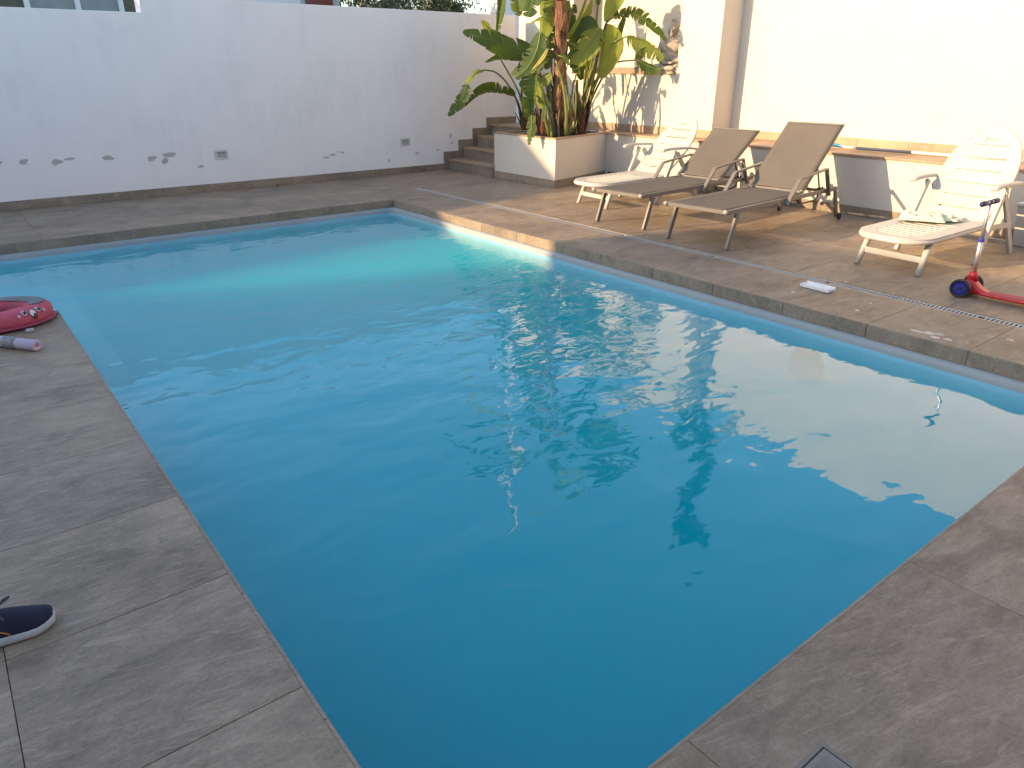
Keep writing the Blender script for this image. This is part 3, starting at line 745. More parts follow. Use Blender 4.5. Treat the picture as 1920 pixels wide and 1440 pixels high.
    mb.tube(pts + [top - nn * .012 - V(ca * .006, 0, sa * .006)] + pts2[::-1], .017, 10); mb.build('backrest_rim', mt, e, smooth=True)
    return e
white_lounger((6.372, 2.85, 0), R(-3.5), R(59), .90, 'white plastic sun lounger with a folded cloth on its seat, beside the red scooter')
white_lounger((6.56, 6.75, 0), R(-4.5), R(47), .93, 'empty white plastic sun lounger nearest the planter')

# folded cloth on the near white lounger
def cloth_mat():
    m = NT('patterned_towel'); co = m.coord()
    vo = m.N('TexVoronoi', i_Vector=co, i_Scale=26.0); n = m.noise(co, 9, 4)
    spot = m.ramp(vo.outputs[0], [(0.16, (1, 1, 1)), (0.24, (0, 0, 0))])
    hue = m.ramp(m.noise(co, 21, 2), [(0.42, (0.45, 0.50, 0.22)), (0.52, (0.62, 0.36, 0.18)), (0.6, (0.30, 0.42, 0.36))])
    c = m.mix(m.math('MULTIPLY', spot, .95), m.ramp(n, [(.3, (0.50, 0.56, 0.42)), (.7, (0.62, 0.66, 0.50))]), hue)
    m.set(Base_Color=c, Roughness=0.9); m.bump(m.noise(co, 60, 4), .004, .6); return m.m
ct = empty('folded_towel', (7.02, 2.88, .352), R(12), 'pale green patterned cloth lying crumpled on the white lounger seat', 'towel')
def cloth(mb, cx, cy, lx, ly, h, seed, rz=0, fold=3):
    nx, ny = 34, 26; v0 = len(mb.v); c, s = math.cos(rz), math.sin(rz)
    for i in range(nx + 1):
        for j in range(ny + 1):
            u, v = i / nx, j / ny; a = -1 + 2 * u; b = -1 + 2 * v
            rx = lx / 2 * a * (1 + .10 * noise.noise((seed, b * 1.6, 2))); ry = ly / 2 * b * (1 + .12 * noise.noise((a * 1.6, seed, 5)))
            k = min(1, (1 - abs(a)) * 6) * min(1, (1 - abs(b)) * 5); k = math.sqrt(max(0, k))
            z = h * k * (.78 + .40 * noise.noise((a * 1.5, b * 2.2, seed)) + .22 * noise.noise((a * 4.5 + seed, b * 6, seed)) + .16 * abs(math.sin(b * 4 + a * 2.5 + seed))) + .004
            mb.v.append((cx + rx * c - ry * s, cy + rx * s + ry * c, z))
    for i in range(nx):
        for j in range(ny): a = v0 + i * (ny + 1) + j; mb.f.append((a, a + ny + 1, a + ny + 2, a + 1))
mb = MB(); cloth(mb, -.03, .03, .22, .36, .062, 1.3, .2); o = mb.build('cloth_fold', cloth_mat(), ct, smooth=True)
mb = MB(); cloth(mb, .10, -.05, .20, .30, .052, 7.7, -.5); o = mb.build('cloth_fold', bpy.data.materials['patterned_towel'], ct, smooth=True)
mb = MB(); cloth(mb, .12, -.19, .16, .15, .020, 3.1, -.3); o = mb.build('cloth_corner', bpy.data.materials['patterned_towel'], ct, smooth=True)

# pale box standing behind the near lounger
bxo = empty('storage_box', (8.23, 2.16, 0), R(-3), 'pale grey plastic storage box behind the white lounger, against the low wall', 'box')
mb = MB(); mb.add([(x, y, z) for z, k in ((0, .03), (.385, 0)) for x, y in ((k, -.25 + k), (.30 - k, -.25 + k), (.30 - k, .42 - k), (k, .42 - k))], [(0, 3, 2, 1), (4, 5, 6, 7), (0, 1, 5, 4), (1, 2, 6, 5), (2, 3, 7, 6), (3, 0, 4, 7)])
mb.build('body', plain('box_plastic', (.45, .43, .40), .5, .05), bxo, bevel=.012, seg=3)
MB().box(-.012, .312, -.262, .432, .386, .415).build('lid', plain('box_lid', (.62, .60, .56), .45, .05), bxo, bevel=.01, seg=3)

# paddle lying on the ledge
pd = empty('paddle', (8.98, 5.05, .715), 0, 'long white and grey paddle with a blue blade lying on the stone ledge', 'paddle')
P0, P1 = Vector((0, -.02, .006)), Vector((.10, -2.15, .006))
def pt(t): return P0.lerp(P1, t)
MB().tube([pt(-.03), pt(.15)], .016, 16).build('shaft', plain('white_shaft', (.72, .70, .66), .35, .04), pd, smooth=True)
MB().tube([pt(.15), pt(.47)], .0185, 16).build('grip', plain('grey_grip', (.25, .25, .25), .4, .05), pd, smooth=True)
MB().tube([pt(.47), pt(1.0)], .0155, 16).build('shaft', bpy.data.materials['white_shaft'], pd, smooth=True)
mb = MB(); nu, nv = 20, 10
for i in range(nu + 1):
    s = -.02 + .40 * i / nu; wd = .105 * math.sqrt(max(0, math.sin(math.pi * min(1, .04 + .94 * i / nu)))) 
    for j in range(nv + 1):
        t = -1 + 2 * j / nv; mb.v.append((wd * t * .75, .03 + s - .22, .012 + abs(t) ** 1.5 * .034 * (wd / .1) - .014))
mb.f = [(i * (nv + 1) + j, (i + 1) * (nv + 1) + j, (i + 1) * (nv + 1) + j + 1, i * (nv + 1) + j + 1) for i in range(nu) for j in range(nv)]
o = mb.build('blade', plain('blue_blade', (.02, .22, .42), .35, .1), pd, smooth=True); sd = o.modifiers.new('t', 'SOLIDIFY'); sd.thickness = .006
M['blue'] = bpy.data.materials['blue_blade']

# ------------------------------------------------------------------ kick scooter
sc = empty('kick_scooter', (6.09, 2.08, 0), 0, 'red three-wheeled kick scooter with blue wheels and grips, standing on the deck', 'scooter')
M['red'] = plain('red_plastic', (.50, .012, .022), .3, .1, 6, spec=.6)
M['bluew'] = plain('blue_wheel', (.03, .035, .30), .35, .15)
for s in (-1, 1):
    x = s * .115; 
    mb = MB(); prof_ = [(.054, .014), (.060, .020), (.071, .013), (.0725, 0), (.071, -.013), (.060, -.020), (.054, -.014)]
    n = 40
    for k in range(n):
        a = 2 * math.pi * k / n
        mb.v += [(x + w_, .015 + r * math.cos(a), .071 + r * math.sin(a)) for r, w_ in prof_]
    mm = len(prof_); mb.f = [(k * mm + j, ((k + 1) % n) * mm + j, ((k + 1) % n) * mm + (j + 1) % mm, k * mm + (j + 1) % mm) for k in range(n) for j in range(mm)]
    wo_ = mb.build('wheel', M['black'], sc, smooth=True)
    mb = MB().tube([(x - .013, .015, .071), (x + .013, .015, .071)], .014, 16)
    for k in range(20):
        a = 2 * math.pi * k / 20; dd = V(0, math.cos(a), math.sin(a))
        mb.beam(V(x, .015, .071) + dd * .012, V(x, .015, .071) + dd * .052, .007, .024, tuple(dd.cross(V(1, 0, 0))))
    mb.tube([(x - .014, .015, .071), (x + .014, .015, .071)], .048, 30) if 0 else None
    mb.build('spokes', M['bluew'], wo_)
    MB().tube([(x + s * .0, .015, .071), (x - s * .004, .015, .071)], .056, 30).build('rim', plain('dark_rim', (.02, .022, .12), .4), wo_)
    MB().tube([(x + s * .013, .015, .071), (x + s * .019, .015, .071)], .011, 14).build('hub_cap', M['black'], wo_)
# fork body: arch over the front
mb = MB()
n = 16
secs = [(.060, .048, .020, .090), (.020, .075, .020, .120), (-.02, .066, .018, .150), (-.055, .052, .020, .112), (-.10, .050, .028, .068), (-.16, .052, .034, .060)]
for y, hw_, z0, z1 in secs:
    for k in range(n):
        a = 2 * math.pi * k / n; ca, sa = math.cos(a), math.sin(a)
        mb.v.append((hw_ * math.copysign(abs(ca) ** .6, ca), y, (z0 + z1) / 2 + (z1 - z0) / 2 * math.copysign(abs(sa) ** .6, sa)))
mb.f = [(i * n + k, (i + 1) * n + k, (i + 1) * n + (k + 1) % n, i * n + (k + 1) % n) for i in range(len(secs) - 1) for k in range(n)] + [tuple(range(n)), tuple(range((len(secs) - 1) * n, len(secs) * n))[::-1]]
hd = mb.build('head_body', M['red'], sc, smooth=True); sb = hd.modifiers.new('s', 'SUBSURF'); sb.levels = 1; sb.render_levels = 2
MB().tube([(0, -.015, .12), (-.004, -.013, .165), (-.006, -.011, .19)], [.042, .030, .026], 20).build('collar', M['red'], sc, smooth=True)
MB().tube([(-.105, .015, .071), (.105, .015, .071)], .012, 12).build('axle', M['black'], sc, smooth=True)
dk = MB(); 
pts = [(-.055, -.10), (-.062, -.20), (-.066, -.55), (-.05, -.62), (.05, -.62), (.066, -.55), (.062, -.20), (.055, -.10)]
dk.prism([(x, y) for x, y in pts], .030, .056); dk.build('deck', M['red'], sc, bevel=.009, seg=3)
MB().prism([(x * .78, y * .94 - .01) for x, y in pts], .0562, .0585).build('grip_pad', plain('pink_grip', (.42, .06, .07), .7, .2, 60), sc)
MB().tube([(-.012, -.63, .05), (.012, -.63, .05)], .048, 24).build('wheel', M['black'], sc, bevel=.005)
top = V(-.068, -.02, .715); bot = V(-.006, -.012, .18)
MB().tube([bot, bot.lerp(top, .48)], .0165, 16).build('stem', M['alu'], sc, smooth=True)
MB().tube([bot.lerp(top, .46), top], .0135, 16).build('stem', M['alu'], sc, smooth=True)
MB().tube([bot.lerp(top, .455), bot.lerp(top, .50)], .021, 16).build('clamp', M['bluew'], sc, bevel=.003)
hb = MB().tube([top + V(-.125, 0, 0), top + V(.125, 0, 0)], .0105, 14).build('handlebar', plain('silver_bar', (.7, .7, .72), .3, .05), sc, smooth=True)
for s in (-1, 1):
    MB().tube([top + V(s * .055, 0, .0), top + V(s * .06, 0, 0), top + V(s * .135, 0, 0), top + V(s * .150, 0, 0)], [.015, .0185, .0195, .012], 18).build('grip', plain('navy_grip', (.012, .016, .075), .5), sc, smooth=True)
MB().tube([top + V(-.018, 0, 0), top + V(.018, 0, 0)], .0175, 16).build('bar_clamp', bpy.data.materials['navy_grip'], sc, smooth=True)

# ------------------------------------------------------------------ small white skimmer clip on the deck
sk = empty('plastic_tray', (5.335, 2.885, 0), R(-2), 'small white plastic tray lying on the deck between pool and drain', 'tray')
mb = MB(); W, H = .052, .125
mb.box(-W, W, -H, H, .004, .012).box(-W, -W + .006, -H, H, .012, .030).box(W - .006, W, -H, H, .012, .034).box(-W + .006, W - .006, -H, -H + .006, .012, .026).box(-W + .006, W - .006, H - .006, H, .012, .026)
mb.build('tray', plain('white_tray', (.80, .80, .80), .35, .03), sk, bevel=.002)
MB().box(-W + .01, W - .01, -.02, .02, .012, .024).tube([(0, -.10, .02), (0, .10, .02)], .007, 10).build('clip', bpy.data.materials['white_tray'], sk, bevel=.001)

# ------------------------------------------------------------------ swim belt, noodle, shoe on the left deck
vb = empty('swim_float', (.08, 5.86, 0), R(-8), 'pink padded swim float with a flamingo face and grey patches at the pool corner', 'swim float')
M['pink'] = plain('pink_fabric', (.50, .085, .125), .75, .14, 16, .002)
M['gpatch'] = plain('grey_mesh_patch', (.165, .17, .18), .8, .1, 50, .001)
def belt_ring(mb, z, zr, rr, n=56, m=14, squeeze=1.0, wob=1.0, sec=None, a0=0, a1=2 * math.pi, closed=True):
    v0 = len(mb.v); cnt = n if closed else n + 1
    for i in range(cnt):
        a = a0 + (a1 - a0) * i / n
        ex, ey = .285 * math.cos(a), .185 * math.sin(a) * squeeze
        if ex < 0: ex *= 1.5
        nx_, ny_ = math.cos(a), math.sin(a)
        r = rr * (1 + .09 * wob * noise.noise((math.cos(a) * 2.2, math.sin(a) * 2.2, z * 9)))
        for k in range(m):
            b = 2 * math.pi * k / m; cb, sb_ = math.cos(b), math.sin(b)
            q = r * math.copysign(abs(cb) ** .75, cb)
            mb.v.append((ex + nx_ * q, ey + ny_ * q, z + zr * math.copysign(abs(sb_) ** .8, sb_) + .006 * wob * noise.noise((ex * 12, ey * 12, k * .4))))
    for i in range(n if closed else n):
        for k in range(m): mb.f.append((v0 + i * m + k, v0 + ((i + 1) % cnt) * m + k, v0 + ((i + 1) % cnt) * m + (k + 1) % m, v0 + i * m + (k + 1) % m))
mb = MB(); belt_ring(mb, .066, .062, .080); mb.build('padded_ring', M['pink'], vb, smooth=True)
mb = MB(); belt_ring(mb, .022, .014, .094, wob=.5); mb.build('piping', plain('dark_pink_trim', (.32, .05, .09), .7, .1), vb, smooth=True)
# grey patches hugging the top
def ring_pt(a, b, lift=.004, q0=.080, z0=.066, zr=.062):
    ex, ey = .285 * math.cos(a), .185 * math.sin(a)
    if ex < 0: ex *= 1.5
    q = (q0 + lift) * math.copysign(abs(math.cos(b)) ** .75, math.cos(b))
    return V(ex + math.cos(a) * q, ey + math.sin(a) * q, z0 + (zr + lift) * math.copysign(abs(math.sin(b)) ** .8, math.sin(b)))
def ring_patch(a0, a1, b0, b1, mat, name, pointy=True, lift=.0045):
    mb = MB(); na, nb = 26, 10
    for i in range(na + 1):
        t = i / na; k = math.sin(math.pi * t) ** .6 if pointy else 1
        for j in range(nb + 1):
            bm_ = (b0 + b1) / 2; b = bm_ + (b1 - b0) * (j / nb - .5) * max(.02, k)
            mb.v.append(tuple(ring_pt(a0 + (a1 - a0) * t, b, lift)))
    mb.f = [(i * (nb + 1) + j, (i + 1) * (nb + 1) + j, (i + 1) * (nb + 1) + j + 1, i * (nb + 1) + j + 1) for i in range(na) for j in range(nb)]
    o = mb.build(name, mat, vb, smooth=True); s_ = o.modifiers.new('t', 'SOLIDIFY'); s_.thickness = .004; s_.offset = 0; return o
ring_patch(R(-28), R(95), R(62), R(128), M['gpatch'], 'grey_patch')
ring_patch(R(-150), R(-80), R(60), R(105), M['gpatch'], 'grey_patch')
ring_patch(R(95), R(200), R(78), R(112), plain('purple_strap', (.20, .10, .30), .7, .3, 30), 'strap', False)
def face_dot(a, b, ra, rb, col, name, lift=.005, tilt=0):
    mb = MB(); n = 22; vs = []
    c = ring_pt(a, b, lift); du = (ring_pt(a + .02, b, lift) - c).normalized(); dv = (ring_pt(a, b + .02, lift) - c).normalized(); nn = du.cross(dv).normalized()
    if nn.dot(c - V(0, 0, .05)) < 0: nn = -nn
    for l, k in ((0.0, 1), (.0035, .85)):
        for i in range(n):
            t = 2 * math.pi * i / n; x, y = ra * k * math.cos(t), rb * k * math.sin(t)
            x, y = x * math.cos(tilt) - y * math.sin(tilt), x * math.sin(tilt) + y * math.cos(tilt)
            q = c + du * x + dv * y
            # curve with the ring
            mb.v.append(tuple(q + nn * l))
    mb.f = [tuple(range(n, 2 * n))] + [(i, (i + 1) % n, n + (i + 1) % n, n + i) for i in range(n)]
    return mb.build(name, plain(name + '_col%d' % len(bpy.data.materials), col, .5, .03), vb)
fa, fb = R(-45), R(28)
for s in (-1, 1):
    face_dot(fa + s * .155, fb + .18, .0165, .020, (.75, .73, .72), 'eye_white', .006)
    face_dot(fa + s * .155, fb + .18, .0125, .016, (.012, .012, .014), 'eye', .0095)
    face_dot(fa + s * .155 - .012, fb + .25, .004, .005, (.8, .8, .8), 'eye_glint', .0125)
    face_dot(fa + s * .27, fb - .10, .011, .011, (.68, .36, .42), 'cheek_spot', .006)
face_dot(fa, fb - .08, .020, .024, (.68, .66, .66), 'beak', .006)
face_dot(fa + .02, fb - .40, .013, .022, (.03, .03, .035), 'beak_tip', .0095)
MB().box(.20, .245, -.305, -.262, .002, .020).build('care_tag', plain('care_tag', (.42, .42, .43), .6), vb, bevel=.004)
MB().tube([(.33, .05, .010), (.385, .045, .008)], .006, 8).build('toggle', M['black'], vb)
MB().ball((-.05, .0, .035), (.24, .13, .03)).build('inner_lining', plain('navy_lining', (.02, .03, .07), .7), vb, smooth=True)

nd = empty('pool_noodle', (.255, 5.10, .036), 0, 'pale lilac foam pool noodle with a grey paper band', 'pool noodle')
d = V(-.60, .80, 0).normalized() 
def noodle(mb, t0, t1, r, inner=.012, n=28):
    prof_ = [(t0 + .006, inner), (t0, inner + .004), (t0, r - .006), (t0 + .006, r), (t1, r), (t1, inner)]
    s_ = V(-d.y, d.x, 0)
    for k in range(n):
        a = 2 * math.pi * k / n
        for t, q in prof_: mb.v.append(tuple(d * t + s_ * (q * math.cos(a)) + V(0, 0, q * math.sin(a))))
    m_ = len(prof_); mb.f += [(k * m_ + j, ((k + 1) % n) * m_ + j, ((k + 1) % n) * m_ + (j + 1) % m_, k * m_ + (j + 1) % m_) for k in range(n) for j in range(m_)]
mb = MB(); noodle(mb, 0, 1.5, .0355); mb.build('foam', plain('lilac_foam', (.50, .40, .50), .8, .05, 50, .001), nd, smooth=True)
MB().tube([d * .004, d * .03], .0125, 20).build('core_hole', plain('pink_core', (.50, .18, .18), .8), nd)
mb = MB(); noodle(mb, .145, .245, .0372, .034); 
def band_mat():
    m = NT('paper_band'); co = m.coord(); v = m.N('TexVoronoi', i_Vector=m.mapping(co, (60, 60, 90)), i_Scale=1.0, feature='F1')
    c = m.ramp(v.outputs[0], [(.25, (.10, .10, .11)), (.4, (.22, .22, .24))]); m.set(Base_Color=c, Roughness=.5); return m.m
mb.build('paper_band', band_mat(), nd, smooth=True)

sh_ = empty('running_shoe', (-.035, 2.295, 0), R(172), 'navy running shoe with a pale grey sole at the left edge of the deck', 'shoe')
# local x: from toe (0) to heel (.29)
def shoe_sec(x):
    t = x / .29
    hw_ = .050 * (math.sin(math.pi * min(1, (t + .03) * 1.9)) ** .55 if t < .25 else 1.0) * (1 - .22 * max(0, (t - .45)) / .55) if t < .97 else .03
    return max(.006, hw_)
mb = MB(); n = 20; xs = [0, .004, .012, .025, .045, .07, .10, .14, .18, .22, .26, .285, .29]
for x in xs:
    t = x / .29; hw_ = shoe_sec(x) + .002; top = .024 + .012 * t + .004; lift = .014 * max(0, 1 - t * 5) ** 2
    for k in range(n):
        a = 2 * math.pi * k / n; ca, sa = math.cos(a), math.sin(a)
        mb.v.append((x, hw_ * math.copysign(abs(ca) ** .45, ca) * (1.06 if sa < 0 else 1), lift + .002 + (top) / 2 + top / 2 * math.copysign(abs(sa) ** .45, sa)))
mb.f = [(i * n + k, (i + 1) * n + k, (i + 1) * n + (k + 1) % n, i * n + (k + 1) % n) for i in range(len(xs) - 1) for k in range(n)] + [tuple(range(n)), tuple(range((len(xs) - 1) * n, len(xs) * n))[::-1]]
mb.build('sole', plain('shoe_sole', (.42, .43, .44), .6, .12, 90, .001), sh_, smooth=True)
mb = MB()
for x in xs:
    t = x / .29; hw_ = shoe_sec(x) * .97; z0 = .022 + .014 * max(0, 1 - t * 5) ** 2 + .010 * t
    h = .022 + .052 * min(1, t / .42) ** .62 + .018 * max(0, t - .42); h = h * (1 if x > 0.003 else .5)
    for k in range(n):
        a = 2 * math.pi * k / n; ca, sa = math.cos(a), math.sin(a)
        kk = 1 - .35 * max(0, sa) * min(1, t * 2)
        mb.v.append((x + .002, hw_ * math.copysign(abs(ca) ** .7, ca) * kk, z0 + (h * sa if sa > 0 else .006 * sa)))
mb.f = [(i * n + k, (i + 1) * n + k, (i + 1) * n + (k + 1) % n, i * n + (k + 1) % n) for i in range(len(xs) - 1) for k in range(n)] + [tuple(range(n)), tuple(range((len(xs) - 1) * n, len(xs) * n))[::-1]]
up = mb.build('upper', plain('navy_knit', (.008, .012, .035), .8, .3, 120, .0008), sh_, smooth=True)
MB().tube(bez([(.135, -.015, .098), (.125, -.045, .102), (.108, -.06, .100), (.112, -.052, .099), (.135, -.02, .103)], 20), .0028, 8).tube(bez([(.14, .01, .098), (.13, .045, .104), (.115, .06, .10), (.12, .045, .1), (.14, .01, .104)], 20), .0028, 8).build('lace', M['black'], sh_, smooth=True)
MB().tube(bez([(.115, .047, .036), (.135, .046, .052), (.16, .044, .058), (.19, .043, .045)], 12), .0022, 6).build('side_stripe', plain('orange_trim', (.60, .20, .05), .5), sh_, smooth=True)

# ------------------------------------------------------------------ plants in the planter
FH = V(math.sin(YAW), math.cos(YAW), 0); RT = V(math.cos(YAW), -math.sin(YAW), 0)
FW = V(math.sin(YAW) * math.cos(PITCH), math.cos(YAW) * math.cos(PITCH), -math.sin(PITCH)); UPV = RT.cross(FW)
def at(px, py, d=0.0):
    """a point of the plant, d metres nearer than the middle of the planter"""
    r = FW * FPX + RT * (px - 960) - UPV * (py - 720)
    return V(0, 0, 1.6) + r * ((11.85 - d) / r.dot(FH))
def blade(pts, w1, w2, a1, a2, tears, seed, taper=.12, droop=.25, n=30, nl=5):
    rnd = random.Random(seed); P = bez([at(*p) if len(p) == 3 and abs(p[2]) < 3 and p[0] > 50 else V(*p) for p in pts], n)
    view = -FH; vs, fs, uv = [], [], []; tot = sum((P[i + 1] - P[i]).length for i in range(n))
    def prof(t): return max(.03, (math.sin(math.pi * min(1, (t * .92 + .04) ** .75)) ** .62)) * (1 - taper * t)
    fr = []
    for i in range(n + 1):
        T = (P[min(n, i + 1)] - P[max(0, i - 1)]).normalized(); s = T.cross(view)
        if s.length < .1: s = T.cross(UPV)
        fr.append((P[i], T, s.normalized()))
    for side, w_, ang in ((-1, w1, a1), (1, w2, a2)):
        if w_ <= 0: continue
        cuts = sorted({0, n} | {rnd.randint(2, n - 2) for _ in range(tears)})
        for a, b in zip(cuts, cuts[1:]):
            ex = rnd.uniform(-droop, droop) if tears else 0; sl = rnd.uniform(-.10, .10) if tears else 0; sw = rnd.uniform(.88, 1.04) if tears > 2 else 1
            v0 = len(vs); sub = b - a
            for i in range(a, b + 1):
                p, T, s = fr[i]; q = T.cross(s)
                if q.dot(view) < 0: q = -q
                for j in range(nl + 1):
                    u = j / nl; t = i / n
                    shrinkk = (.5 - abs((i - a) / max(1, sub) - .5)) * 2 if tears else 1
                    ww = w_ * prof(t) * sw * (u if tears == 0 else u * (1 - .06 * u * (1 - shrinkk)))
                    an = ang + ex * u + .35 * u * u * (1 if ang >= 0 else -1) * droop * 2 + .09 * noise.noise((i * .35, side * 3 + seed, u * 2))
                    gap = (T * ((.5 - (i - a) / max(1, sub)) * tot / n * .9 * u * u) if tears else V(0, 0, 0))
                    pos = p + s * (side * math.cos(an) * ww) + q * (math.sin(an) * ww) + T * (.22 * ww * u + sl * ww * u) + gap
                    vs.append(tuple(pos)); uv.append((t * tot * 2.2, side * u))
            m = nl + 1
            for i in range(sub):
                for j in range(nl): k = v0 + i * m + j; fs.append((k, k + m, k + m + 1, k + 1))
    # midrib: a raised rib on the under side
    mb = MB(); mb.v = vs; mb.f = fs
    return mb, uv, P
pr_ = empty('bird_of_paradise_plant', (7.5, 8.55, .68), 0, 'giant bird of paradise plant with torn green leaves and a peeling trunk in the planter', 'plant')
p2_ = empty('bird_of_paradise_plant', (8.02, 9.85, .68), 0, 'smaller bird of paradise stems arching left over the stairs', 'plant')
def leaf(root, pts, w1, w2, a1, a2, tears, seed, mat='leaf', stalk=None, sr_=.012, **k):
    mb, uv, P = blade(pts, w1, w2, a1, a2, tears, seed, **k)
    o = mb.build('leaf', M[mat], root, smooth=True, uv=uv); loc(o, root)
    n = len(P); rib = MB().tube([p + FH * .004 for p in P], [.011 * (1 - .8 * i / n) for i in range(n)], 6).build('midrib', M['stalk'], o, smooth=True)
    if stalk:
        q = bez([at(*p) for p in stalk], 22); sk_ = MB().tube(q, [sr_ * (1.6 - .75 * i / 22) for i in range(23)], 9).build('leaf_stalk', M['stalk_dark'] if mat == 'leaf' and seed % 2 else M['stalk'], o, smooth=True)
    return o
